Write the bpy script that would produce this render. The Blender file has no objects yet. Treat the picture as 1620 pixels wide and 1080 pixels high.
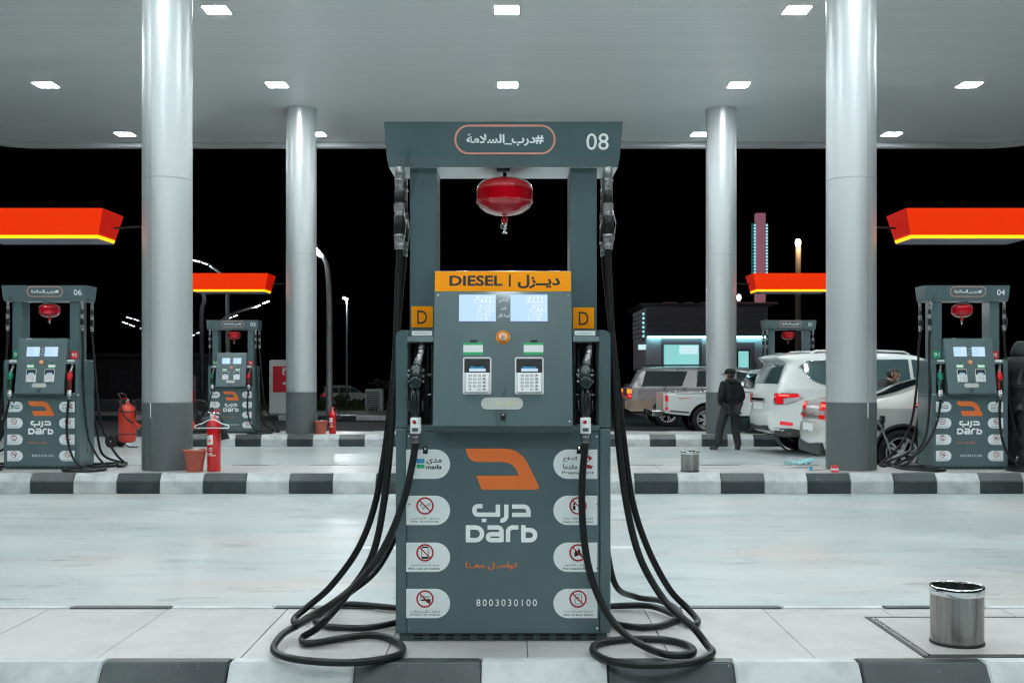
import bpy, bmesh, math, random
from mathutils import Matrix, Vector, geometry
random.seed(7)
R = math.radians
S = bpy.context.scene
C = S.collection

# ------------------------------------------------------------------ camera, sky, exposure
FPX, CX, HY, ZC = 1750.0, 810.0, 594.0, 1.44        # focal length in photo pixels, vanishing point, eye height
cam = bpy.data.cameras.new('camera'); co = bpy.data.objects.new('camera', cam); C.objects.link(co)
co.location = (0, 0, ZC); co.rotation_euler = (R(90), 0, 0)
cam.sensor_width = 36; cam.lens = 36 * FPX / 1620; cam.shift_y = 54 / 1620
cam.clip_start = .05; cam.clip_end = 5000
cam.dof.use_dof = True; cam.dof.focus_distance = 5.0; cam.dof.aperture_fstop = 10.0
S.camera = co
W = bpy.data.worlds.new('World'); S.world = W; W.use_nodes = True
wn = W.node_tree; bgn = wn.nodes['Background']
sky = wn.nodes.new('ShaderNodeTexSky'); sky.sky_type = 'NISHITA'; sky.sun_disc = False
sky.sun_elevation = R(-7); sky.sun_rotation = R(200)
wn.links.new(sky.outputs[0], bgn.inputs[0]); bgn.inputs[1].default_value = 0.05
S.view_settings.view_transform = 'Standard'; S.view_settings.look = 'None'
S.view_settings.exposure = 0.0; S.view_settings.gamma = 1
S.render.engine = 'CYCLES'
S.cycles.use_denoising = True
S.cycles.max_bounces = 8; S.cycles.diffuse_bounces = 4; S.cycles.glossy_bounces = 4
S.cycles.sample_clamp_indirect = 40; S.cycles.filter_width = 1.15
LIGHT_L = 216.0                                       # radiance of the canopy panels

# ------------------------------------------------------------------ materials
def lin(c):
    return tuple(((v / 255) / 12.92 if v / 255 <= .04045 else (((v / 255) + .055) / 1.055) ** 2.4) for v in c)
MATS = {}
def pm(name, col, rough=.5, metal=0, var=.08, scale=6, bump=0, bscale=60, coat=0, emit=0, ecol=None, stretch=None, spec=None):
    """principled material whose colour and roughness wander with noise"""
    m = bpy.data.materials.new(name); m.use_nodes = True; MATS[name] = m
    nt = m.node_tree; b = nt.nodes['Principled BSDF']
    tc = nt.nodes.new('ShaderNodeTexCoord'); mp = nt.nodes.new('ShaderNodeMapping')
    nt.links.new(tc.outputs['Object'], mp.inputs[0])
    if stretch: mp.inputs['Scale'].default_value = stretch
    n = nt.nodes.new('ShaderNodeTexNoise'); n.inputs['Scale'].default_value = scale; n.inputs['Detail'].default_value = 5
    nt.links.new(mp.outputs[0], n.inputs['Vector'])
    mx = nt.nodes.new('ShaderNodeMix'); mx.data_type = 'RGBA'
    c = tuple(col)
    mx.inputs[6].default_value = tuple(max(0, v * (1 - var)) for v in c) + (1,)
    mx.inputs[7].default_value = tuple(min(1, v * (1 + var)) for v in c) + (1,)
    nt.links.new(n.outputs[0], mx.inputs[0]); nt.links.new(mx.outputs[2], b.inputs['Base Color'])
    mr = nt.nodes.new('ShaderNodeMapRange'); mr.inputs[3].default_value = max(.02, rough - .07); mr.inputs[4].default_value = min(1, rough + .07)
    nt.links.new(n.outputs[0], mr.inputs[0]); nt.links.new(mr.outputs[0], b.inputs['Roughness'])
    b.inputs['Metallic'].default_value = metal
    if coat: b.inputs['Coat Weight'].default_value = coat; b.inputs['Coat Roughness'].default_value = .08
    if spec is not None: b.inputs['Specular IOR Level'].default_value = spec
    if bump:
        n2 = nt.nodes.new('ShaderNodeTexNoise'); n2.inputs['Scale'].default_value = bscale; n2.inputs['Detail'].default_value = 4
        nt.links.new(mp.outputs[0], n2.inputs['Vector'])
        bp = nt.nodes.new('ShaderNodeBump'); bp.inputs['Strength'].default_value = bump; bp.inputs['Distance'].default_value = .01
        nt.links.new(n2.outputs[0], bp.inputs['Height']); nt.links.new(bp.outputs[0], b.inputs['Normal'])
    if emit:
        b.inputs['Emission Color'].default_value = tuple(ecol or col) + (1,); b.inputs['Emission Strength'].default_value = emit
    return m

def worn(name, base, dirt, rough, lo=.45, hi=.72, scale=3.0, chips=None, bump=.25):
    """paint or concrete with ragged stains and chips (world position)"""
    m = bpy.data.materials.new(name); m.use_nodes = True; MATS[name] = m
    nt = m.node_tree; b = nt.nodes['Principled BSDF']; L = nt.links
    g = nt.nodes.new('ShaderNodeNewGeometry')
    n = nt.nodes.new('ShaderNodeTexNoise'); n.inputs['Scale'].default_value = scale; n.inputs['Detail'].default_value = 9; n.inputs['Roughness'].default_value = .68
    L.new(g.outputs['Position'], n.inputs['Vector'])
    r1 = nt.nodes.new('ShaderNodeMapRange'); r1.inputs[1].default_value = lo; r1.inputs[2].default_value = hi
    L.new(n.outputs[0], r1.inputs[0])
    mx = nt.nodes.new('ShaderNodeMix'); mx.data_type = 'RGBA'; mx.inputs[6].default_value = tuple(base) + (1,); mx.inputs[7].default_value = tuple(dirt) + (1,)
    L.new(r1.outputs[0], mx.inputs[0]); out = mx.outputs[2]
    if chips:
        v = nt.nodes.new('ShaderNodeTexNoise'); v.inputs['Scale'].default_value = 14; v.inputs['Detail'].default_value = 10; v.inputs['Roughness'].default_value = .75
        L.new(g.outputs['Position'], v.inputs['Vector'])
        r2 = nt.nodes.new('ShaderNodeMapRange'); r2.inputs[1].default_value = .64; r2.inputs[2].default_value = .68
        L.new(v.outputs[0], r2.inputs[0])
        m2 = nt.nodes.new('ShaderNodeMix'); m2.data_type = 'RGBA'; L.new(r2.outputs[0], m2.inputs[0]); L.new(out, m2.inputs[6]); m2.inputs[7].default_value = tuple(chips) + (1,)
        out = m2.outputs[2]
    L.new(out, b.inputs['Base Color'])
    mr = nt.nodes.new('ShaderNodeMapRange'); mr.inputs[3].default_value = rough - .1; mr.inputs[4].default_value = rough + .15
    L.new(n.outputs[0], mr.inputs[0]); L.new(mr.outputs[0], b.inputs['Roughness'])
    n3 = nt.nodes.new('ShaderNodeTexNoise'); n3.inputs['Scale'].default_value = 90; n3.inputs['Detail'].default_value = 6
    L.new(g.outputs['Position'], n3.inputs['Vector'])
    bp = nt.nodes.new('ShaderNodeBump'); bp.inputs['Strength'].default_value = bump; bp.inputs['Distance'].default_value = .004
    L.new(n3.outputs[0], bp.inputs['Height']); L.new(bp.outputs[0], b.inputs['Normal'])
    return m

def forecourt_mat():
    m = bpy.data.materials.new('forecourt_coating'); m.use_nodes = True; MATS['forecourt'] = m
    nt = m.node_tree; b = nt.nodes['Principled BSDF']; L = nt.links
    g = nt.nodes.new('ShaderNodeNewGeometry')
    def noise(sc, stretch, detail=6, rough=.6, off=0, dist=0):
        mp = nt.nodes.new('ShaderNodeMapping'); mp.inputs['Scale'].default_value = stretch; mp.inputs['Location'].default_value = (off, off * 2, 0)
        L.new(g.outputs['Position'], mp.inputs[0])
        n = nt.nodes.new('ShaderNodeTexNoise'); n.inputs['Scale'].default_value = sc; n.inputs['Detail'].default_value = detail; n.inputs['Roughness'].default_value = rough; n.inputs['Distortion'].default_value = dist
        L.new(mp.outputs[0], n.inputs['Vector']); return n.outputs[0]
    def ramp(src, lo, hi, a=0., z=1.):
        r = nt.nodes.new('ShaderNodeMapRange'); r.inputs[1].default_value = lo; r.inputs[2].default_value = hi; r.inputs[3].default_value = a; r.inputs[4].default_value = z
        L.new(src, r.inputs[0]); return r.outputs[0]
    def mix(fac, a, bcol):
        x = nt.nodes.new('ShaderNodeMix'); x.data_type = 'RGBA'; L.new(fac, x.inputs[0])
        if isinstance(a, tuple): x.inputs[6].default_value = a + (1,)
        else: L.new(a, x.inputs[6])
        x.inputs[7].default_value = bcol + (1,); return x.outputs[2]
    c = mix(ramp(noise(.7, (.6, 1.0, 1)), .3, .7), (.36, .40, .41), (.50, .53, .535))
    c = mix(ramp(noise(.8, (.45, 1.1, 1), 4, .5, 13), .52, .70, 0, .42), c, (.58, .43, .37))       # worn reddish patches
    c = mix(ramp(noise(1.6, (.5, 1.5, 1), 8, .62, 5, .1), .52, .68, 0, .50), c, (.30, .335, .345))    # tyre scuffs along the lane
    c = mix(ramp(noise(2.4, (.45, 1.9, 1), 8, .66, 31, .15), .61, .67, 0, .60), c, (.16, .18, .19))    # narrow dark scrapes
    c = mix(ramp(noise(4.0, (.4, 2.2, 1), 6, .6, 77), .69, .73, 0, .4), c, (.74, .78, .77))
    c = mix(ramp(noise(3.2, (.55, 1.5, 1), 10, .68, 91, .1), .585, .625, 0, .42), c, (.17, .19, .195))    # crisp rubber scuffs
    c = mix(ramp(noise(5.5, (.35, 2.0, 1), 10, .7, 123), .64, .66, 0, .55), c, (.13, .14, .145))    # fine scratches
    c = mix(ramp(noise(3.0, (.5, 1.4, 1), 10, .7, 207), .62, .66, 0, .45), c, (.66, .68, .675))    # pale worn spots
    c = mix(ramp(noise(7.0, (1, 1, 1), 3, .5, 51), .70, .74, 0, .45), c, (.20, .21, .21))    # old drips
    L.new(c, b.inputs['Base Color'])
    L.new(ramp(noise(1.6, (.3, 1.6, 1), 6, .6, 3), .3, .7, .27, .45), b.inputs['Roughness']); b.inputs['Specular IOR Level'].default_value = .22
    bp = nt.nodes.new('ShaderNodeBump'); bp.inputs['Strength'].default_value = .05; bp.inputs['Distance'].default_value = .01
    L.new(noise(4, (.6, 1.6, 1), 8, .6, 9), bp.inputs['Height']); L.new(bp.outputs[0], b.inputs['Normal'])
    return m

def soffit_mat():
    m = bpy.data.materials.new('soffit_slats'); m.use_nodes = True; MATS['soffit'] = m
    nt = m.node_tree; b = nt.nodes['Principled BSDF']; L = nt.links
    g = nt.nodes.new('ShaderNodeNewGeometry'); sp = nt.nodes.new('ShaderNodeSeparateXYZ'); L.new(g.outputs['Position'], sp.inputs[0])
    def math_(op, a, v):
        x = nt.nodes.new('ShaderNodeMath'); x.operation = op; L.new(a, x.inputs[0]); x.inputs[1].default_value = v; return x.outputs[0]
    k = math_('DIVIDE', sp.outputs[1], .20)
    fr = math_('FRACT', k, 0)
    gap = math_('LESS_THAN', fr, .06)
    fl = math_('FLOOR', k, 0)
    wn_ = nt.nodes.new('ShaderNodeTexWhiteNoise'); wn_.noise_dimensions = '2D'
    cx = nt.nodes.new('ShaderNodeCombineXYZ'); L.new(fl, cx.inputs[0])
    sx = math_('FLOOR', math_('DIVIDE', sp.outputs[0], 4.0), 0); L.new(sx, cx.inputs[1]); L.new(cx.outputs[0], wn_.inputs[0])
    r = nt.nodes.new('ShaderNodeMapRange'); r.inputs[3].default_value = .83; r.inputs[4].default_value = .87; L.new(wn_.outputs[0], r.inputs[0])
    cc = nt.nodes.new('ShaderNodeCombineColor'); L.new(math_('MULTIPLY', r.outputs[0], .97), cc.inputs[0]); L.new(r.outputs[0], cc.inputs[1]); L.new(r.outputs[0], cc.inputs[2])
    mx = nt.nodes.new('ShaderNodeMix'); mx.data_type = 'RGBA'; mx.inputs[7].default_value = (.72, .74, .74, 1); L.new(cc.outputs[0], mx.inputs[6]); L.new(gap, mx.inputs[0])
    L.new(mx.outputs[2], b.inputs['Base Color']); b.inputs['Roughness'].default_value = .34; b.inputs['Specular IOR Level'].default_value = .8
    r2 = nt.nodes.new('ShaderNodeMapRange'); r2.inputs[3].default_value = .28; r2.inputs[4].default_value = .42; L.new(wn_.outputs[0], r2.inputs[0]); L.new(r2.outputs[0], b.inputs['Roughness'])
    return m

forecourt_mat(); soffit_mat()
worn('kerb_white', (.56, .585, .59), (.30, .32, .33), .55, .42, .72, 3.2, (.28, .30, .31))
worn('kerb_black', (.022, .030, .034), (.055, .066, .068), .30, .42, .70, 2.6, (.22, .24, .24))
worn('tile', (.46, .44, .43), (.32, .30, .29), .36, .44, .78, 2.0, None, .08)
worn('grout', (.16, .16, .16), (.10, .10, .10), .8)
worn('asphalt', (.045, .046, .05), (.075, .075, .075), .75, .4, .7, .8)
worn('pavement', (.25, .25, .26), (.17, .17, .18), .7)
worn('line_paint', (.72, .74, .74), (.50, .53, .53), .45, .5, .7, 4)
pm('teal_paint', (.086, .138, .146), .30, 0, .22, 2.6, .03, 40, coat=.3, stretch=(2.2, 2.2, .5))
pm('teal_dark', (.046, .070, .075), .40, 0, .08, 3)
pm('kick', (.060, .090, .094), .5)
pm('black_plastic', (.012, .013, .014), .38, 0, .2, 20, .05)
pm('rubber', (.007, .0075, .0085), .40, 0, .35, 12, .06, 90, spec=.4)
pm('dark_gap', (.004, .004, .004), .8)
pm('steel', (.62, .63, .63), .24, 1, .08, 25)
pm('chrome', (.75, .76, .77), .12, 1, .05, 10)
pm('brushed', (.30, .29, .28), .26, .9, .75, 1.0, stretch=(34, 34, .25))
pm('zinc', (.36, .36, .36), .28, .65, .15, 30, .1, 60)
pm('clad', (.60, .63, .64), .40, .58, .05, 2, stretch=(1, 1, .2))
pm('clad_grey', (.108, .124, .128), .42, 0, .09, 3, .03)
pm('white_print', (.88, .92, .92), .5, var=.04)
pm('sticker', (.80, .86, .86), .42, var=.04)
pm('orange_print', (.86, .20, .05), .6, spec=.2)
pm('coral_print', (.76, .33, .26), .5)
pm('diesel_orange', (1.0, .33, .004), .6, var=.04, spec=.15)
pm('black_print', (.012, .014, .014), .5)
pm('grey_print', (.06, .07, .07), .5)
pm('sign_red', (.42, .012, .022), .5)
pm('blue_print', (.03, .32, .60), .5)
pm('green_print', (.02, .42, .14), .5)
pm('grade_green', (.01, .36, .17), .45)
pm('grade_red', (.72, .012, .03), .45)
pm('yellow_print', (.70, .66, .22), .5)
pm('nozzle_green', (.010, .21, .12), .35, coat=.3)
pm('nozzle_red', (.62, .010, .020), .35, coat=.3)
pm('nozzle_black', (.022, .032, .034), .22, coat=.5)
pm('key_grey', (.42, .44, .45), .45)
pm('pad_silver', (.70, .71, .72), .36, .35)
pm('pill_grey', (.48, .50, .47), .5)
pm('bulb_red', (.52, .003, .012), .05, 0, .05, coat=1)
pm('bulb_gloss', (.85, .015, .015), .16, coat=.6, emit=.28, ecol=(.9, .01, .008))
pm('screen', (.04, .05, .06), .35, emit=.98, ecol=(.50, .72, 1.0), var=.02)
pm('screen_digit', (.1, .1, .1), .5, emit=.98, ecol=(.84, .90, .94))
pm('small_screen', (.05, .06, .07), .3, emit=.8, ecol=(.62, .82, 1.0))
pm('led', (1, 1, 1), .5, emit=LIGHT_L, ecol=(.90, 1.0, 1.01))
pm('sign_orange', (.10, .004, .001), .5, emit=.78, ecol=(1.0, .040, .0006), var=.20, scale=1.1, spec=.1)
pm('sign_dim_end', (.10, .003, .001), .5, emit=.40, ecol=(1.0, .012, .0002), spec=.1)  # weaker backlight at the sign ends, put into colour and glow
pm('sign_yellow', (.9, .5, .01), .4, emit=1.5, ecol=(1, .50, .0))
pm('sign_under', (.17, .16, .20), .5)
pm('ext_red', (.62, .006, .012), .22, coat=.6)
pm('ext_orange', (.62, .040, .020), .30, coat=.4)
pm('bucket_pink', (.56, .13, .085), .5, 0, .12, 5)
pm('white_plastic', (.78, .80, .80), .4)
pm('car_white', (.76, .78, .77), .22, 0, .02, 2, coat=1)
pm('car_champagne', (.70, .69, .66), .24, .15, .03, 2, coat=1)
pm('car_silver', (.48, .44, .47), .28, .35, .04, 2, coat=.8)
pm('car_tan', (.46, .34, .25), .4, .1, .05, 2, coat=.4)
pm('pickup_white', (.80, .82, .81), .30, 0, .05, 3, coat=.7)
pm('glass', (.016, .026, .030), .06, 0, .1, 3, coat=1)
pm('glass_teal', (.05, .10, .105), .08, 0, .1, 3, coat=1)
pm('tail_red', (.62, .006, .012), .12, coat=1, emit=.35, ecol=(.9, .01, .015))
pm('tail_clear', (.72, .70, .70), .14, .3, coat=1)
pm('red_glow', (1, .2, .15), .3, emit=1.3, ecol=(1, .08, .07))  # lit tail lamps, and the painted red reflection on the quarter glass
pm('amber', (1, .35, .03), .3, emit=.9, ecol=(1, .30, .02))
pm('trim_dark', (.035, .038, .040), .5)
pm('tyre', (.009, .009, .010), .75, 0, .2, 20, .1)
pm('rim', (.62, .63, .64), .32, .55)
pm('skin', (.42, .22, .15), .5, 0, .12, 14)
pm('hair', (.010, .009, .008), .55, 0, .3, 40, .3, 120)
pm('jacket_black', (.0065, .0075, .009), .7, 0, .3, 14, .35, 30, spec=.3)
pm('jacket_grey', (.011, .014, .015), .6, 0, .3, 14, .35, 30)
pm('trousers_grey', (.020, .024, .024), .75, 0, .25, 14, .35, 26)
pm('shoe', (.012, .012, .013), .5)
pm('kiosk_wall', (.36, .32, .37), .55, 0, .1, 2)
pm('kiosk_dark', (.12, .105, .125), .5)
pm('kiosk_trim', (.060, .054, .064), .5)
pm('kiosk_pink', (.16, .11, .14), .5)
pm('teal_led', (.5, 1, 1), .4, emit=15.0, ecol=(.32, .95, .92))
pm('kiosk_glow', (.4, .8, .8), .3, emit=.62, ecol=(.34, .86, .84), var=.2, scale=1.2)
pm('kiosk_board', (.7, .9, .9), .4, emit=.75, ecol=(.68, .97, 1.0))
pm('led_cyan', (.5, .9, 1), .4, emit=1.0, ecol=(.35, .86, 1.0))
pm('led_teal', (.0, .3, .3), .4, emit=.14, ecol=(.02, .72, .62))
pm('pylon', (.42, .20, .25), .5, emit=.26, ecol=(.85, .34, .46))
pm('lamp_white', (1, 1, 1), .4, emit=4.5, ecol=(.93, .98, 1.0))
pm('lamp_bright', (1, 1, 1), .4, emit=22, ecol=(.95, .99, 1.0))
pm('lamp_warm', (1, .8, .6), .4, emit=26, ecol=(1, .72, .42))
pm('pole_grey', (.36, .38, .40), .45, .3)
pm('pole_dark', (.06, .065, .07), .5)
pm('pole_brown', (.50, .40, .33), .55)
pm('leaf_a', (.050, .085, .035), .6, 0, .4, 6)
pm('leaf_b', (.10, .115, .060), .6, 0, .4, 6)
pm('bark', (.10, .075, .055), .85, 0, .3, 12, .5, 30)
pm('grass', (.05, .075, .022), .9, 0, .5, 3)
pm('soil', (.12, .10, .08), .95, 0, .3, 3)
pm('ac_grey', (.52, .54, .55), .5)
pm('wall_mauve', (.085, .070, .085), .8, 0, .2, 2)
pm('cloth_blue', (.40, .66, .68), .7, 0, .1, 9)
pm('cup_red', (.72, .05, .06), .5)
pm('building_dark', (.045, .040, .048), .8, 0, .3, 2)
M = MATS

# ------------------------------------------------------------------ mesh building
FRONT = Matrix(((1, 0, 0, 0), (0, 0, -1, 0), (0, 1, 0, 0), (0, 0, 0, 1)))    # (u,v,w) -> x, z, -y
_txt = {}
AR = {  # isolated, final, initial, medial
 'ا': 'ﺍﺎﺍﺎ', 'أ': 'ﺃﺄﺃﺄ', 'ب': 'ﺏﺐﺑﺒ', 'ت': 'ﺕﺖﺗﺘ', 'ة': 'ﺓﺔﺓﺔ', 'ج': 'ﺝﺞﺟﺠ', 'ح': 'ﺡﺢﺣﺤ', 'خ': 'ﺥﺦﺧﺨ', 'د': 'ﺩﺪﺩﺪ',
 'ر': 'ﺭﺮﺭﺮ', 'ز': 'ﺯﺰﺯﺰ', 'س': 'ﺱﺲﺳﺴ', 'ش': 'ﺵﺶﺷﺸ', 'ص': 'ﺹﺺﺻﺼ', 'ع': 'ﻉﻊﻋﻌ', 'غ': 'ﻍﻎﻏﻐ', 'ف': 'ﻑﻒﻓﻔ', 'ق': 'ﻕﻖﻗﻘ',
 'ك': 'ﻙﻚﻛﻜ', 'ل': 'ﻝﻞﻟﻠ', 'م': 'ﻡﻢﻣﻤ', 'ن': 'ﻥﻦﻧﻨ', 'ه': 'ﻩﻪﻫﻬ', 'و': 'ﻭﻮﻭﻮ', 'ى': 'ﻯﻰﻯﻰ', 'ي': 'ﻱﻲﻳﻴ', 'ـ': 'ــــ'}
NOJOIN = 'اأدذرزوةى'
def arabic(s):
    out = []; i = 0
    def joins_next(ch): return ch in AR and ch not in NOJOIN
    while i < len(s):
        ch = s[i]
        if ch not in AR: out.append(ch); i += 1; continue
        prev = i > 0 and joins_next(s[i - 1])
        if ch == 'ل' and i + 1 < len(s) and s[i + 1] == 'ا':
            out.append('ﻼ' if prev else 'ﻻ'); i += 2; continue
        nxt = i + 1 < len(s) and s[i + 1] in AR and joins_next(ch)
        f = AR[ch]; out.append(f[3] if prev and nxt else f[1] if prev else f[2] if nxt else f[0]); i += 1
    return ''.join(reversed(out))

def text_data(s, bold=0.0, spacing=1.0):
    k = (s, bold, spacing)
    if k in _txt: return _txt[k]
    c = bpy.data.curves.new('t', 'FONT'); c.body = s; c.offset = bold; c.space_character = spacing; c.resolution_u = 3
    o = bpy.data.objects.new('t', c); C.objects.link(o)
    m = bpy.data.meshes.new_from_object(o.evaluated_get(bpy.context.evaluated_depsgraph_get()))
    vs = [v.co.copy() for v in m.vertices]; fs = [tuple(p.vertices) for p in m.polygons]
    bpy.data.objects.remove(o); bpy.data.curves.remove(c); bpy.data.meshes.remove(m)
    x0 = min(v.x for v in vs); x1 = max(v.x for v in vs); y0 = min(v.y for v in vs); y1 = max(v.y for v in vs)
    _txt[k] = (vs, fs, x0, x1, y0, y1); return _txt[k]

def spline(pts, n=10):
    pts = [Vector(p) for p in pts]; out = []
    P = [2 * pts[0] - pts[1]] + pts + [2 * pts[-1] - pts[-2]]
    for i in range(1, len(P) - 2):
        a, b, c, d = P[i - 1:i + 3]
        for k in range(n):
            t = k / n
            out.append(.5 * ((2 * b) + (c - a) * t + (2 * a - 5 * b + 4 * c - d) * t * t + (3 * b - a - 3 * c + d) * t ** 3))
    out.append(pts[-1]); return out

class MB:
    def __init__(s): s.v = []; s.f = []; s.m = []; s.sm = []; s.M = Matrix()
    def add(s, vs, fs, mat, smooth=False):
        o = len(s.v); s.v += [s.M @ Vector(v) for v in vs]
        for f in fs: s.f.append(tuple(i + o for i in f)); s.m.append(mat); s.sm.append(smooth)
        return s
    def bm(s, b, mat, smooth=False):
        b.verts.ensure_lookup_table(); b.verts.index_update()
        s.add([v.co for v in b.verts], [tuple(v.index for v in f.verts) for f in b.faces], mat, smooth); b.free(); return s
    def box(s, x0, x1, y0, y1, z0, z1, mat, bev=0, seg=2):
        b = bmesh.new(); bmesh.ops.create_cube(b, size=1)
        for v in b.verts: v.co = Vector(((x0 + x1) / 2 + v.co.x * (x1 - x0), (y0 + y1) / 2 + v.co.y * (y1 - y0), (z0 + z1) / 2 + v.co.z * (z1 - z0)))
        if bev: bmesh.ops.bevel(b, geom=b.edges[:], offset=bev, segments=seg, affect='EDGES', profile=.5, clamp_overlap=True)
        return s.bm(b, mat, False)
    def hexa(s, bot, top, mat, bev=0):
        """bot, top: four corners each"""
        b = bmesh.new(); vs = [b.verts.new(p) for p in list(bot) + list(top)]
        for f in ((3, 2, 1, 0), (4, 5, 6, 7), (0, 1, 5, 4), (1, 2, 6, 5), (2, 3, 7, 6), (3, 0, 4, 7)): b.faces.new([vs[i] for i in f])
        bmesh.ops.recalc_face_normals(b, faces=b.faces[:])
        if bev: bmesh.ops.bevel(b, geom=b.edges[:], offset=bev, segments=2, affect='EDGES', profile=.5, clamp_overlap=True)
        return s.bm(b, mat, False)
    def prism(s, poly, w0, w1, mat, bev=0):
        """polygon in (u,v), extruded along w"""
        b = bmesh.new(); a = [b.verts.new((p[0], p[1], w0)) for p in poly]; t = [b.verts.new((p[0], p[1], w1)) for p in poly]
        n = len(poly); fs = [b.faces.new(list(reversed(a))), b.faces.new(t)]
        for i in range(n): b.faces.new((a[i], a[(i + 1) % n], t[(i + 1) % n], t[i]))
        bmesh.ops.recalc_face_normals(b, faces=b.faces[:])
        if bev: bmesh.ops.bevel(b, geom=[e for e in b.edges if e.calc_face_angle(0) > .5], offset=bev, segments=2, affect='EDGES', clamp_overlap=True)
        bmesh.ops.triangulate(b, faces=[f for f in b.faces if len(f.verts) > 6])
        return s.bm(b, mat, False)
    def poly(s, pts, w, mat):
        tri = geometry.tessellate_polygon([[Vector((p[0], p[1], 0)) for p in pts]])
        fs = []
        for t in tri:
            a, b_, c = [pts[i] for i in t]
            cr = (b_[0] - a[0]) * (c[1] - a[1]) - (b_[1] - a[1]) * (c[0] - a[0])
            fs.append(t if cr > 0 else (t[0], t[2], t[1]))
        return s.add([(p[0], p[1], w) for p in pts], fs, mat)
    def ring(s, u, v, r0, r1, w, mat, n=40):
        vs = []; fs = []
        for i in range(n):
            a = 2 * math.pi * i / n; vs += [(u + r0 * math.cos(a), v + r0 * math.sin(a), w), (u + r1 * math.cos(a), v + r1 * math.sin(a), w)]
        for i in range(n):
            j = (i + 1) % n; fs.append((2 * i, 2 * i + 1, 2 * j + 1, 2 * j))
        return s.add(vs, fs, mat)
    def disc(s, u, v, r, w, mat, n=32): return s.poly([(u + r * math.cos(2 * math.pi * i / n), v + r * math.sin(2 * math.pi * i / n)) for i in range(n)], w, mat)
    def stroke(s, pts, wd, w, mat, closed=False):
        P = [Vector((p[0], p[1])) for p in pts]; n = len(P); vs = []; fs = []
        for i in range(n):
            a = P[i - 1] if (i > 0 or closed) else P[i]; b = P[(i + 1) % n] if (i < n - 1 or closed) else P[i]
            d1 = (P[i] - a); d2 = (b - P[i])
            if d1.length < 1e-9: d1 = d2
            if d2.length < 1e-9: d2 = d1
            d1 = d1.normalized(); d2 = d2.normalized(); t = (d1 + d2)
            t = t.normalized() if t.length > 1e-6 else d1
            nn = Vector((-t.y, t.x)); k = min(2.0, 1 / max(.5, nn.dot(Vector((-d1.y, d1.x)))))
            vs += [tuple(P[i] - nn * wd / 2 * k) + (w,), tuple(P[i] + nn * wd / 2 * k) + (w,)]
        for i in range(n if closed else n - 1):
            j = (i + 1) % n; fs.append((2 * i, 2 * j, 2 * j + 1, 2 * i + 1))
        return s.add(vs, fs, mat)
    def text(s, t, box, w, mat, bold=0., spacing=1.):
        vs, fs, x0, x1, y0, y1 = text_data(t, bold, spacing); u0, v0, u1, v1 = box
        kx = (u1 - u0) / (x1 - x0); ky = (v1 - v0) / (y1 - y0)
        return s.add([(u0 + (v.x - x0) * kx, v0 + (v.y - y0) * ky, w) for v in vs], fs, mat)
    def tube(s, path, r, mat, seg=10, caps=True, radii=None):
        P = [Vector(p) for p in path]; n = len(P); vs = []; fs = []
        up = None
        for i in range(n):
            t = (P[min(n - 1, i + 1)] - P[max(0, i - 1)]).normalized()
            if up is None: up = Vector((0, 0, 1)) if abs(t.z) < .9 else Vector((1, 0, 0))
            a = t.cross(up).normalized(); up = a.cross(t).normalized()
            rr = radii[i] if radii else r
            for k in range(seg):
                an = 2 * math.pi * k / seg; vs.append(P[i] + (a * math.cos(an) + up * math.sin(an)) * rr)
        for i in range(n - 1):
            for k in range(seg):
                l = (k + 1) % seg; fs.append((i * seg + k, i * seg + l, (i + 1) * seg + l, (i + 1) * seg + k))
        if caps: fs += [tuple(reversed(range(seg))), tuple((n - 1) * seg + k for k in range(seg))]
        return s.add([tuple(v) for v in vs], [tuple(reversed(f)) for f in fs], mat, True)
    def lathe(s, prof, mat, c=(0, 0, 0), seg=28, smooth=True, sx=1, sy=1, mats=None, caps=True):
        """profile (r,z) bottom to top about a vertical axis at c"""
        n = len(prof); vs = []
        for r, z in prof:
            for k in range(seg):
                a = 2 * math.pi * k / seg; vs.append((c[0] + r * sx * math.cos(a), c[1] + r * sy * math.sin(a), c[2] + z))
        for i in range(n - 1):
            fs = []
            for k in range(seg):
                l = (k + 1) % seg; fs.append((i * seg + k, i * seg + l, (i + 1) * seg + l, (i + 1) * seg + k))
            o = len(s.v)
            if i == 0: base = o; s.v += [s.M @ Vector(v) for v in vs]
            for f in fs: s.f.append(tuple(q + base for q in f)); s.m.append(mats[i] if mats else mat); s.sm.append(smooth)
        if caps and prof[0][0] > 1e-5: s.f.append(tuple(base + k for k in reversed(range(seg)))); s.m.append(mats[0] if mats else mat); s.sm.append(False)
        if caps and prof[-1][0] > 1e-5: s.f.append(tuple(base + (n - 1) * seg + k for k in range(seg))); s.m.append(mats[-1] if mats else mat); s.sm.append(False)
        return s
    def build(s, name, parent=None, loc=None):
        me = bpy.data.meshes.new(name); me.from_pydata([tuple(v) for v in s.v], [], s.f)
        names = list(dict.fromkeys(s.m))
        for n in names: me.materials.append(MATS[n])
        ix = {n: i for i, n in enumerate(names)}
        me.polygons.foreach_set('material_index', [ix[n] for n in s.m]); me.polygons.foreach_set('use_smooth', s.sm)
        me.validate(); me.update()
        o = bpy.data.objects.new(name, me); C.objects.link(o)
        if parent: o.parent = parent
        if loc: o.location = loc
        return o

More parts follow.
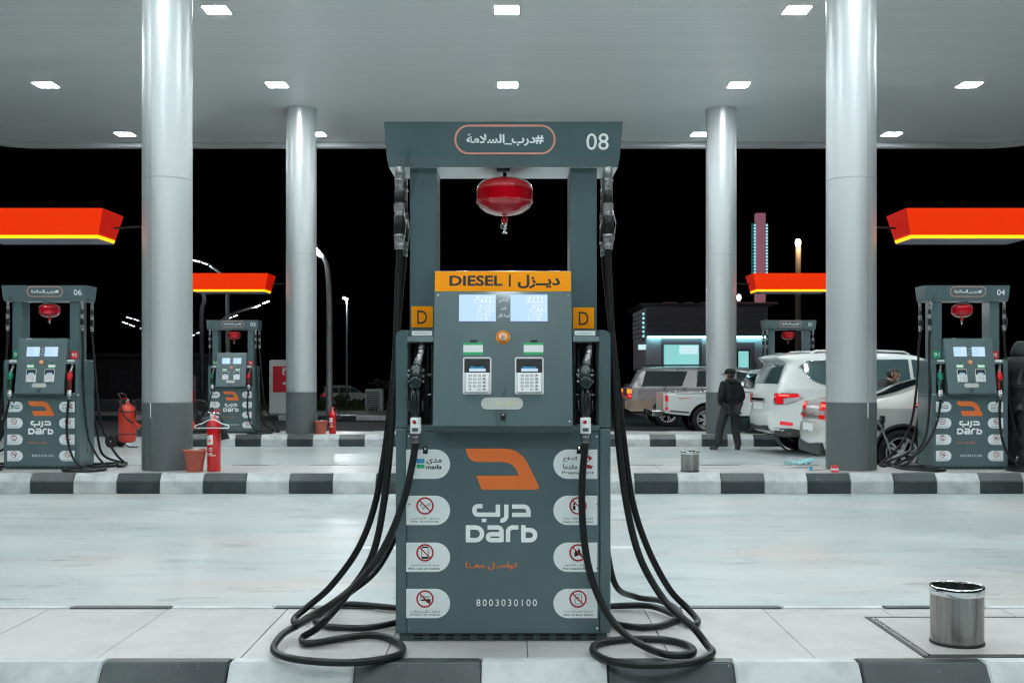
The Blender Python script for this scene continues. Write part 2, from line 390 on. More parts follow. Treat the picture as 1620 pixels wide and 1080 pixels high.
def tag(o, label=None, cat=None, group=None, kind=None):
    for k, v in (('label', label), ('category', cat), ('group', group), ('kind', kind)):
        if v: o[k] = v
    return o
def thing(name, label, cat, loc=(0, 0, 0), rz=0, group=None):
    o = bpy.data.objects.new(name, None); C.objects.link(o); o.location = loc; o.rotation_euler = (0, 0, rz); o.empty_display_size = .1
    return tag(o, label, cat, group)
def struct(mb, name): return tag(mb.build(name), kind='structure')
def copy_tree(o, parent=None):
    c = o.copy(); C.objects.link(c)
    if parent: c.parent = parent
    for ch in o.children: copy_tree(ch, c)
    return c
def wx(px, Y): return (px - CX) * Y / FPX
def wz(py, Y): return ZC - (py - HY) * Y / FPX

# ------------------------------------------------------------------ ground, islands, far roads
IZ = .24
mb = MB()
xs = [-2500, -400, -120, -60, -40, -30, -20, -10, 0, 10, 20, 30, 60, 120, 400, 2500]
ys = [-60, -20, 0, 10, 20, 30, 33.0]
def gz(x, y):
    if y < 45: return 0.0
    t = min(1, (y - 45) / 7); k = min(1, max(0, (0 - x) / 6)); return -1.35 * t * k
vs = [(x, y, 0) for y in ys for x in xs]
nx = len(xs)
fs = [(j * nx + i, j * nx + i + 1, (j + 1) * nx + i + 1, (j + 1) * nx + i) for j in range(len(ys) - 1) for i in range(nx - 1)]
mb.add(vs, fs, 'forecourt')
xs2 = xs; ys2 = [33.0, 36, 40, 45, 47, 49, 52, 60, 80, 120, 400, 3000]
vs = [(x, y, gz(x, y)) for y in ys2 for x in xs2]
fs = [(j * nx + i, j * nx + i + 1, (j + 1) * nx + i + 1, (j + 1) * nx + i) for j in range(len(ys2) - 1) for i in range(nx - 1)]
mb.add(vs, fs, 'asphalt'); struct(mb, 'ground')
mb = MB(); mb.add([(-60, 26.0, .004), (60, 26.0, .004), (60, 33.2, .004), (-60, 33.2, .004)], [(0, 1, 2, 3)], 'asphalt'); struct(mb, 'road')
mb = MB(); mb.add([(-1.30, 9.20, .004), (1.02, 9.20, .004), (1.12, 9.33, .004), (-1.22, 9.33, .004)], [(0, 1, 2, 3)], 'line_paint'); struct(mb, 'road_marking')

def island(yf, yb, black0, name):
    """yf, yb: front and back edge of the tiled top; painted kerb blocks all round"""
    X0, X1 = -7.2, 7.2
    mb = MB(); mb.box(X0 + .02, X1 - .02, yf - .05, yb + .05, .01, IZ - .012, 'grout')
    xs_ = [X0 + .02]; x = -1.157 - .612 * 9
    while x < X1 - .1:
        if x > X0 + .1: xs_.append(x)
        x += .612
    xs_.append(X1 - .02)
    for a, b in zip(xs_, xs_[1:]):
        dz = random.uniform(-.0015, .0005)
        mb.box(a + .0022, b - .0022, yf + .003, yb - .003, IZ - .03, IZ + dz, 'tile', .0015, 1)
    struct(mb, 'island_paving' if name else 'island_paving')
    mb = MB()
    P = .527
    prof = [(0, 0), (0, .150), (.068, .236), (.075, IZ + .003), (.150, IZ + .003), (.150, 0)]
    k0 = math.ceil((X0 - black0) / P)
    def block(x0, x1, ybase, sgn, mat):
        jit = random.uniform(-.003, .003); g = .003
        b = bmesh.new()
        A = [b.verts.new((x0 + g, ybase + sgn * (p[0] + jit), p[1])) for p in prof]; B = [b.verts.new((x1 - g, ybase + sgn * (p[0] + jit), p[1])) for p in prof]
        b.faces.new(A); b.faces.new(list(reversed(B)))
        for i in range(len(prof)): b.faces.new((A[i], B[i], B[(i + 1) % len(prof)], A[(i + 1) % len(prof)]))
        bmesh.ops.recalc_face_normals(b, faces=b.faces[:])
        bmesh.ops.bevel(b, geom=[e for e in b.edges if e.calc_face_angle(0) > .25], offset=.006, segments=2, affect='EDGES', clamp_overlap=True)
        mb.bm(b, mat, False)
    for k in range(k0, k0 + 60):
        x0 = black0 + k * P; x1 = x0 + P
        if x0 < X0 - .01 or x1 > X1 + .2: continue
        mat = 'kerb_black' if k % 2 == 0 else 'kerb_white'
        block(x0, x1, yf - .150, 1, mat)
        xo = x0 - .58 if name else x0
        block(xo, xo + P, yb + .150, -1, mat)
    for sx in (X0, X1):
        n = 4
        for i in range(n):
            a = yf + (yb - yf) * i / n; b_ = yf + (yb - yf) * (i + 1) / n
            mb.box(sx - .075, sx + .075, a + .002, b_ - .002, 0.0, IZ + .003, 'kerb_black' if i % 2 else 'kerb_white', .02)
    struct(mb, 'kerb')
island(4.70, 5.70, -1.71, True)
island(13.64, 14.86, -5.88, False)
island(22.62, 23.85, -3.52 - .527 * 6, False)

# far kerb and planted strip on the left
mb = MB()
x = -30.0; k = 0
while x < -1.0:
    mb.box(x + .004, x + 1.246, 35.5, 35.8, 0, .16, 'kerb_black' if k % 2 else 'kerb_white', .02); x += 1.25; k += 1
mb.box(-30, -1.0, 35.8, 41.0, 0, .15, 'pavement'); struct(mb, 'pavement')
mb = MB(); mb.box(-30, -1.0, 41.0, 46, -.3, .13, 'soil'); struct(mb, 'planting_bed')
mb = MB()
for i in range(2600):
    x = random.uniform(-14, -2.2); y = random.uniform(41.1, 45.5); h = random.uniform(.08, .30); a = random.uniform(0, 3.14); w = .03
    dx, dy = math.cos(a) * w, math.sin(a) * w; lx = random.uniform(-.1, .1)
    mb.add([(x - dx, y - dy, .12), (x + dx, y + dy, .12), (x + lx, y + lx, .12 + h)], [(0, 1, 2)], 'grass')
tag(mb.build('grass'), 'rough short grass in the planted strip beyond the far kerb', 'grass', kind='stuff')

# ------------------------------------------------------------------ canopy
CZ = 6.96
cano = thing('canopy', 'broad flat white canopy roof covering the whole filling station', 'canopy', (0, 9, CZ))
HX, Y0c, Y1c, RC = 12.6, -9.5, 26.45, 1.4
def rrect(hx, y0, y1, r, n=8):
    p = []
    for cx_, cy_, a0 in ((hx - r, y1 - r, 0), (-hx + r, y1 - r, 90), (-hx + r, y0 + r, 180), (hx - r, y0 + r, 270)):
        for i in range(n + 1):
            a = R(a0 + 90 * i / n); p.append((cx_ + r * math.cos(a), cy_ + r * math.sin(a)))
    return p
inner = rrect(HX - .30, Y0c, Y1c - .30, RC - .25)
mb = MB(); mb.M = Matrix.Translation((0, -9, -CZ))
mb.add([(x, y, CZ) for x, y in inner], [tuple(reversed(range(len(inner))))], 'soffit'); mb.build('soffit', cano)
mb = MB(); mb.M = Matrix.Translation((0, -9, -CZ))
rings = [(rrect(HX - .30, Y0c, Y1c - .30, RC - .25), CZ + .0), (rrect(HX - .30, Y0c, Y1c - .30, RC - .25), CZ + .05), (rrect(HX - .22, Y0c, Y1c - .22, RC - .18), CZ + .05),
         (rrect(HX - .22, Y0c, Y1c - .22, RC - .18), CZ - .10), (rrect(HX - .10, Y0c, Y1c - .10, RC - .1), CZ - .12), (rrect(HX, Y0c, Y1c, RC), CZ - .10), (rrect(HX, Y0c, Y1c, RC), CZ + .9), (rrect(HX - .35, Y0c, Y1c - .35, RC - .3), CZ + .9)]
n = len(inner); vs = [(x, y, z) for r_, z in rings for x, y in r_]
fs = [(a * n + i, (a + 1) * n + i, (a + 1) * n + (i + 1) % n, a * n + (i + 1) % n) for a in range(len(rings) - 1) for i in range(n)]
mb.add(vs, fs, 'ac_grey'); mb.add([(x, y, CZ + .9) for x, y in rings[-1][0]], [tuple(range(n))], 'ac_grey'); mb.build('fascia', cano)

LY = [25.3, 21.0, 16.7, 12.4, 8.1, 3.8, -.5, -4.8]; LX = [-8.85, -4.46, -.08, 4.30, 8.68]
lab = {(0, 0): 'back-row ceiling light just left of the large left column', (0, 1): 'back-row ceiling light beside the top of the slim left column', (0, 2): 'back-row ceiling light behind the big dispenser header',
       (0, 3): 'back-row ceiling light beside the top of the slim right column', (0, 4): 'back-row ceiling light just right of the large right column',
       (1, 0): 'middle-row ceiling light at the far left of the soffit', (1, 1): 'middle-row ceiling light above the slim left column', (1, 2): 'middle-row ceiling light straight above the big dispenser header',
       (1, 3): 'middle-row ceiling light above the slim right column', (1, 4): 'middle-row ceiling light at the far right of the soffit',
       (2, 1): 'nearest ceiling light in view, just right of the large left column', (2, 2): 'nearest ceiling light in view on the centre line at the top edge', (2, 3): 'nearest ceiling light in view, just left of the large right column'}
fr = MB(); d = .180
for a, b_, c_, e_ in ((-.205, .205, -.205, -d), (-.205, .205, d, .205), (-.205, -d, -d, d), (d, .205, -d, d)): fr.box(a, b_, c_, e_, -.006, .004, 'pole_grey')
frame_o = fr.build('frame'); df = MB(); df.box(-d + .001, d - .001, -d + .001, d - .001, -.0075, .002, 'led'); diff_o = df.build('diffuser')
first = True
for r_, y in enumerate(LY):
    for c_, x in enumerate(LX):
        L_ = lab.get((r_, c_), 'square ceiling light in the canopy rows outside the picture')
        t = thing('ceiling_light', L_, 'ceiling light', (x, y, CZ - .005), 0, 'square lights in the canopy soffit')
        if first: f_, g_ = frame_o, diff_o; first = False
        else: f_, g_ = frame_o.copy(), diff_o.copy(); C.objects.link(f_); C.objects.link(g_)
        f_.parent = t; g_.parent = t

def column(x, y, label):
    t = thing('column', label, 'column', (x, y, IZ), 0, 'round canopy columns')
    r = .313; h = CZ - IZ; zs = .86
    def half(a0, a1, z0, z1, rr, mat, mb):
        n = 20; vs = []; fs = []
        for i in range(n + 1):
            a = a0 + (a1 - a0) * i / n
            for q, z in ((rr - .004, z0), (rr, z0 + .004), (rr, z1 - .004), (rr - .004, z1)): vs.append((q * math.cos(a), q * math.sin(a), z))
        for q in range(3):
            sub = [vs[4 * i + q + e] for i in range(n + 1) for e in (0, 1)]
            mb.add(sub, [(2 * i, 2 * i + 2, 2 * i + 3, 2 * i + 1) for i in range(n)], mat, True)
    m1 = MB(); m2 = MB(); m3 = MB()
    seam = R(-112) if x < 0 else R(-68)
    g = .007
    for s_ in (0, 1):
        a0 = seam + s_ * math.pi + g; a1 = seam + (s_ + 1) * math.pi - g
        half(a0, a1, zs, 3.70, r, 'clad', m1); half(a0, a1, 3.704, h, r, 'clad', m1)
        half(a0, a1, 0, zs - .002, r + .003, 'clad_grey', m2)
    m3.lathe([(r - .006, 0), (r - .006, h)], 'pole_grey', seg=40)
    m1.build('cladding', t); m2.build('base_cladding', t); m3.build('core', t)
    if y < 20: mm = MB(); a = seam; mm.box(-.006, .006, -.0035, .0, zs - .19, zs - .002, 'white_print'); o = mm.build('seam_strip', t); o.location = ((r + .006) * math.cos(a), (r + .006) * math.sin(a), 0); o.rotation_euler = (0, 0, a + math.pi / 2)
    return t
column(-4.43, 14.22, 'large round steel-clad column between dispenser 06 and the red bucket')
column(4.36, 14.22, 'large round steel-clad column in front of the parked white cars')
column(-4.37, 22.95, 'slimmer-looking distant column beside the white fire hose cabinet')
column(4.34, 22.95, 'slimmer-looking distant column behind the man in the black cap')

# ------------------------------------------------------------------ fuel dispensers
CAMP = Vector((.04, -5.0, 1.2))                       # eye in the frame of dispenser 08
class Plane:
    def __init__(s, o, v): s.o = Vector(o); s.u = Vector((1, 0, 0)); s.v = Vector(v).normalized(); s.n = s.u.cross(s.v)
    def mat(s): return Matrix(((s.u.x, s.v.x, s.n.x, s.o.x), (s.u.y, s.v.y, s.n.y, s.o.y), (s.u.z, s.v.z, s.n.z, s.o.z), (0, 0, 0, 1)))
    def uv(s, px, py):
        d = Vector(((px - CX) / FPX, 1, -(py - HY) / FPX)); t = (s.o - CAMP).dot(s.n) / d.dot(s.n); p = CAMP + d * t - s.o
        return (p.dot(s.u), p.dot(s.v))
    def box(s, x0, y0, x1, y1):
        a = s.uv(x0, y1); b = s.uv(x1, y0); return (a[0], a[1], b[0], b[1])
DOOR = Plane((0, -.004, 0), (0, 0, 1))
PAN = Plane((0, -.085, .975), (0, .140, .700))
HDR = Plane((0, .085, 2.205), (0, -.015, .157))
POSTP = Plane((0, .13, 0), (0, 0, 1))

def rounded(u0, v0, u1, v1, r, n=6, corners=(1, 1, 1, 1)):
    p = []
    for i, (cx_, cy_, a0) in enumerate(((u1 - r, v1 - r, 0), (u0 + r, v1 - r, 90), (u0 + r, v0 + r, 180), (u1 - r, v0 + r, 270))):
        if not corners[i]: p.append(((u1, v1), (u0, v1), (u0, v0), (u1, v0))[i]); continue
        for k in range(n + 1):
            a = R(a0 + 90 * k / n); p.append((cx_ + r * math.cos(a), cy_ + r * math.sin(a)))
    return p
def arc(cx_, cy_, r, a0, a1, n=8): return [(cx_ + r * math.cos(R(a0 + (a1 - a0) * i / n)), cy_ + r * math.sin(R(a0 + (a1 - a0) * i / n))) for i in range(n + 1)]

SEG = {'0': 'abcdef', '1': 'bc', '2': 'abged', '3': 'abgcd', '4': 'fgbc', '5': 'afgcd', '6': 'afgedc', '7': 'abc', '8': 'abcdefg', '9': 'abcdfg'}
def seg_digits(mb, s, u1, v0, h, w, mat):
    cw = h * .62; u = u1
    def P(a, b): return (u + a * cw * .72 + b * h * .10, v0 + b * h)
    for ch in reversed(s):
        if ch == '.':
            mb.disc(u + .004, v0 + .002, h * .07, w, mat, 8); continue
        u -= cw
        for q in SEG[ch]:
            a, b = {'a': ((0, 1), (1, 1)), 'b': ((1, 1), (1, .5)), 'c': ((1, .5), (1, 0)), 'd': ((0, 0), (1, 0)), 'e': ((0, .5), (0, 0)), 'f': ((0, 1), (0, .5)), 'g': ((0, .5), (1, .5))}[q]
            A, B = Vector(P(*a)), Vector(P(*b)); dd = (B - A) * .10
            mb.stroke([A + dd, B - dd], h * .11, w, mat)

def D2(zx, zy): return DOOR.uv(610 + zx / 3, 680 + zy / 3)      # measured on an enlargement of the lower door

def sticker(parent, x0, y0, x1, y1, left, kind):
    mb = MB(); mb.M = DOOR.mat(); u0, v0, u1, v1 = DOOR.box(x0, y0, x1, y1); r = (v1 - v0) / 2 - .0005
    mb.poly(rounded(u0, v0, u1, v1, r, 10, (1, 0, 0, 1) if left else (0, 1, 1, 0)), .0012, 'sticker')
    w = .0020; W_ = u1 - u0; H = v1 - v0; cu = u0 + W_ * (.43 if left else .56); cv = v0 + H * .655; rr = H * .285
    def T(s, a, b, c, d, mat='grey_print', bold=.01): mb.text(s, (cu + a * W_, v0 + b * H, cu + c * W_, v0 + d * H), w, mat, bold)
    if kind == 'pay':
        mb.poly([(cu - .19 * W_, v0 + .53 * H), (cu - .01 * W_, v0 + .53 * H), (cu - .01 * W_, v0 + .68 * H), (cu - .19 * W_, v0 + .68 * H)], w, 'blue_print')
        mb.poly([(cu - .19 * W_, v0 + .36 * H), (cu - .01 * W_, v0 + .36 * H), (cu - .01 * W_, v0 + .49 * H), (cu - .19 * W_, v0 + .49 * H)], w, 'green_print')
        T(arabic('مدى'), .03, .50, .38, .69, 'black_print', .02); T('mada', .03, .33, .38, .48, 'black_print', .03); mb_build = True
    elif kind == 'prepay':
        T(arabic('الدفع'), -.34, .58, -.02, .76, 'black_print', .015); T(arabic('مقدما'), -.34, .33, -.02, .52, 'black_print', .015)
        T('Prepayment', -.36, .14, .36, .26, 'black_print', .01)
        mb.poly([(cu + .02 * W_, v0 + .40 * H), (cu + .30 * W_, v0 + .34 * H), (cu + .34 * W_, v0 + .44 * H), (cu + .15 * W_, v0 + .52 * H)], w, 'sign_red')
        a = .20 * W_; mb.poly([(cu + .09 * W_, v0 + .62 * H), (cu + .17 * W_, v0 + .52 * H), (cu + .33 * W_, v0 + .70 * H), (cu + .24 * W_, v0 + .80 * H)], w + .0005, 'sign_red')
        mb.disc(cu + .21 * W_, v0 + .66 * H, .035 * W_, w + .001, 'sticker', 14)
    else:
        ar, en = {'smoke': ('ممنوع التدخين', 'No Smoking'), 'mobile': ('ممنوع استخدام الجوال', 'No Use of mobile'), 'engine': ('اوقف المحركات', 'Switch off engine'),
                  'safe': ('اترك مسافة امنة', 'Leave a safe distance'), 'flame': ('ممنوع اللهب المكشوف', 'No naked flame'), 'tank': ('استخدام العبوات المخصصة', 'Use of fuel tanks')}[kind]
        T(arabic(ar), -.33, .17, .33, .27, 'grey_print', .005); T(en, -.31 if len(en) < 12 else -.34, .08, .31 if len(en) < 12 else .34, .155, 'grey_print', .012)
        if kind == 'smoke':
            p = [(cu + rr * a, cv + rr * b) for a, b in ((-.35, -.30), (-.2, -.42), (.62, .12), (.55, .30))]; mb.stroke(p, .0022, w, 'grey_print', True)
            mb.stroke([(cu - rr * .35, cv - rr * .1), (cu - rr * .6, cv + rr * .1), (cu - rr * .35, cv + rr * .3), (cu - rr * .55, cv + rr * .45)], .0022, w, 'grey_print')
        elif kind == 'mobile':
            mb.poly(rounded(cu - rr * .42, cv - rr * .72, cu + rr * .42, cv + rr * .74, rr * .12, 4), w, 'black_print'); mb.poly([(cu - rr * .34, cv - rr * .48), (cu + rr * .34, cv - rr * .48), (cu + rr * .34, cv + rr * .56), (cu - rr * .34, cv + rr * .56)], w + .0003, 'sticker')
        elif kind == 'engine':
            mb.text('CONTACT', (cu - rr * .6, cv + rr * .12, cu + rr * .62, cv + rr * .34), w, 'black_print', .03)
            mb.poly([(cu - rr * .55, cv - rr * .08), (cu - rr * .1, cv - rr * .02), (cu + rr * .65, cv - rr * .02), (cu + rr * .65, cv - rr * .5), (cu + rr * .25, cv - rr * .48), (cu + rr * .1, cv - rr * .24), (cu - rr * .55, cv - rr * .2)], w, 'black_print')
        elif kind == 'safe':
            for q in (-.45, .2): mb.disc(cu + rr * q, cv + rr * .2, rr * .13, w, 'black_print', 12); mb.poly([(cu + rr * (q - .16), cv - rr * .5), (cu + rr * (q + .16), cv - rr * .5), (cu + rr * (q + .14), cv + rr * .04), (cu + rr * (q - .14), cv + rr * .04)], w, 'black_print')
        elif kind == 'flame':
            mb.poly([(cu - rr * .4, cv - rr * .5), (cu + rr * .1, cv - rr * .3), (cu + rr * .6, cv - rr * .45), (cu + rr * .3, cv + rr * .05), (cu + rr * .12, cv + rr * .6), (cu - rr * .12, cv + rr * .1), (cu - rr * .3, cv + rr * .35), (cu - rr * .45, cv - rr * .1)], w, 'black_print')
        else:
            mb.stroke(rounded(cu - rr * .35, cv - rr * .6, cu + rr * .42, cv + rr * .5, rr * .08, 3), .0025, w, 'grey_print', True); mb.stroke([(cu - rr * .2, cv + rr * .2), (cu + rr * .2, cv + rr * .2)], .0025, w, 'grey_print'); mb.stroke([(cu - rr * .2, cv - rr * .1), (cu + rr * .25, cv - rr * .1)], .0025, w, 'grey_print')
        mb.ring(cu, cv, rr * .85, rr * 1.04, w + .0006, 'sign_red', 40); k = .64 * rr; mb.stroke([(cu - k, cv + k), (cu + k, cv - k)], rr * .15, w + .0009, 'sign_red')
    return mb.build('safety_sticker' if kind not in ('pay', 'prepay') else 'payment_sticker', parent)

def nozzle_mesh(bodymat):
    """hand nozzle hanging spout up; origin at the hose swivel, z up, front -y"""
    mb = MB()
    mb.lathe([(.018, 0), (.021, .003), (.021, .022), (.017, .026), (.024, .030), (.024, .040), (.0225, .043)], 'steel', seg=8, smooth=False)
    mb.lathe([(.0235, .043), (.0245, .047), (.0245, .110), (.022, .114)], 'sticker', seg=20)
    mb.M = FRONT; mb.disc(-.004, .092, .009, .0262, 'sign_red', 14); mb.poly([(-.014, .050), (.012, .050), (.012, .066), (-.014, .066)], .0258, 'grey_print'); mb.M = Matrix()
    # grip with lever guard
    mb.tube([(0, 0, .112), (-.004, .004, .16), (-.005, .010, .21), (-.002, .012, .25)], .02, bodymat, 12, True, [.021, .0195, .0195, .024])
    for s_ in (-1, 1):
        mb.tube([(s_ * .012, -.012, .118), (s_ * .016, -.044, .135), (s_ * .016, -.048, .20), (s_ * .012, -.024, .25)], .0045, 'black_plastic', 8)
        mb.box(s_ * .031 - .003, s_ * .031 + .003, -.012, -.004, .145, .190, 'steel', .001)
    mb.tube([(0, -.020, .13), (0, -.030, .18), (0, -.022, .235)], .006, 'black_plastic', 8)
    # valve body
    b = bmesh.new(); bmesh.ops.create_uvsphere(b, u_segments=18, v_segments=12, radius=1)
    for v in b.verts: v.co = Vector((v.co.x * .033, v.co.y * .038 + .005, v.co.z * .062 + .30))
    mb.bm(b, bodymat, True)
    mb.M = FRONT @ Matrix.Translation((0, .268, .016)); mb.lathe([(.027, 0), (.029, .006), (.027, .020), (.020, .025)], bodymat, seg=20); mb.M = Matrix()
    for zz in (.275, .300, .325):
        for s_ in (-1, 1): mb.box(s_ * .033 - .005, s_ * .033 + .005, -.016, -.006, zz - .005, zz + .005, 'steel' if bodymat == 'nozzle_black' else bodymat, .002)
    # spout
    mb.tube([(.002, .010, .345), (.010, .014, .375), (.018, .020, .405), (.026, .032, .475)], .015, 'zinc', 14, True, [.020, .0165, .0150, .0125])
    for q in (.385, .405, .425, .445):
        t = (q - .345) / .13; mb.lathe([(.0160, -.0022), (.0166, 0), (.0160, .0022)], 'black_plastic', c=(.002 + .024 * t, .010 + .02 * t, q), seg=14)
    return mb

def fitting(mb, x, y, ztop):
    """swivel and breakaway hanging from the header down to the hose"""
    z = ztop
    for r, h, m in ((.020, .055, 'zinc'), (.024, .012, 'zinc'), (.021, .040, 'zinc'), (.0215, .060, 'black_plastic'), (.026, .038, 'zinc'), (.0225, .020, 'zinc'), (.0255, .085, 'rubber'), (.0265, .012, 'zinc'), (.0245, .028, 'zinc'), (.0225, .030, 'zinc')):
        mb.lathe([(r * .94, z - h), (r, z - h + .002), (r, z - .002), (r * .94, z)], m, c=(x, y, 0), seg=12 if h not in (.040, .038, .028) else 8, smooth=h not in (.040, .038, .028)); z -= h
    mb.tube([(x + .020, y - .018, ztop - .20), (x + .034, y - .022, ztop - .26), (x + .022, y - .018, ztop - .36)], .0022, 'zinc', 6)
    return z

def G(px, py, h=.018):
    Y = FPX * (1.2 - h) / (py - HY); return (wx(px, Y) + .04, Y - 5.0, h)
def A(px, py, Y): return (wx(px, Y) + .04, Y - 5.0, 1.2 - (py - HY) * Y / FPX)
def Z4(x, y): return (400 + x * .469, 880 + y * .469)
def hoses():
    """four hose centre lines in dispenser coordinates, header end first"""
    H = {}
    H['fl'] = [A(632, 392, 5.10), A(630, 450, 5.10), A(626, 560, 5.07), A(619, 680, 5.02), A(608, 790, 4.99), A(588, 880, 4.97), A(545, 945, 4.97), A(505, 990, 4.93), G(*Z4(168, 272), .024), G(*Z4(185, 293)), G(*Z4(280, 278)), G(*Z4(390, 264)), G(*Z4(470, 278)), G(*Z4(505, 308)), G(*Z4(478, 336)), G(*Z4(350, 356)), G(*Z4(200, 352), .03), G(*Z4(100, 335), .034), G(*Z4(70, 308), .036), G(*Z4(100, 262), .042), A(455, 997, 4.92) if 0 else G(*Z4(150, 232), .055), A(510, 965, 4.86), A(562, 925, 4.88), A(605, 870, 4.90), A(636, 800, 4.92), A(652, 735, 4.945), A(657.5, 699, 4.955)]
    H['fr'] = [A(962, 392, 5.10), A(964, 450, 5.10), A(969, 560, 5.08), A(977, 680, 5.05), A(990, 790, 5.02), A(1012, 880, 4.98), A(1052, 950, 4.94), A(1095, 990, 4.86), G(*Z4(1530, 295), .03), G(*Z4(1548, 325)), G(*Z4(1480, 356)), G(*Z4(1320, 366)), G(*Z4(1200, 350)), G(*Z4(1148, 318)), G(*Z4(1170, 290)), G(*Z4(1270, 278)), G(*Z4(1400, 281)), G(*Z4(1475, 303)), G(*Z4(1478, 327), .022), G(*Z4(1400, 330), .03), A(1020, 1022, 4.80), A(985, 999, 4.84), A(955, 960, 4.87), A(932, 900, 4.90), A(922, 830, 4.92), A(921, 760, 4.94), A(926.5, 699, 4.955)]
    H['rl'] = [A(638, 397, 5.40), A(633, 470, 5.40), A(624, 580, 5.38), A(612, 690, 5.36), A(595, 790, 5.36), A(568, 865, 5.38), A(525, 925, 5.42), A(488, 958, 5.44), G(*Z4(140, 208)), G(*Z4(155, 222)), G(*Z4(230, 178)), G(*Z4(330, 160), .02), (-.47, .60, .02), (-.33, .66, .018), (-.25, .58, .018), (-.37, .53, .018), (-.50, .30, .022), G(*Z4(400, 238)), G(*Z4(320, 240)), G(*Z4(240, 232)), G(*Z4(210, 205), .02), G(*Z4(260, 165), .03), A(555, 935, 5.25), A(600, 895, 5.4), (-.50, .52, .50), (-.45, .53, .72), (-.40, .525, .88)]
    H['rr'] = [A(957, 397, 5.40), A(962, 470, 5.40), A(974, 580, 5.38), A(986, 690, 5.36), A(1000, 790, 5.36), A(1024, 865, 5.38), A(1058, 930, 5.42), A(1088, 962, 5.44), G(*Z4(1500, 215)), G(*Z4(1480, 230)), G(*Z4(1420, 195), .03), G(*Z4(1330, 165), .03), (.50, .66, .02), (.36, .68, .018), (.28, .60, .018), (.40, .55, .018), (.50, .30, .022), G(*Z4(1240, 230)), G(*Z4(1320, 238)), G(*Z4(1400, 225)), G(*Z4(1440, 190), .02), G(*Z4(1380, 150), .026), G(*Z4(1290, 135), .03), (.56, .60, .15), (.50, .56, .45), (.45, .53, .72), (.40, .525, .88)]
    return H
HOSE = hoses()

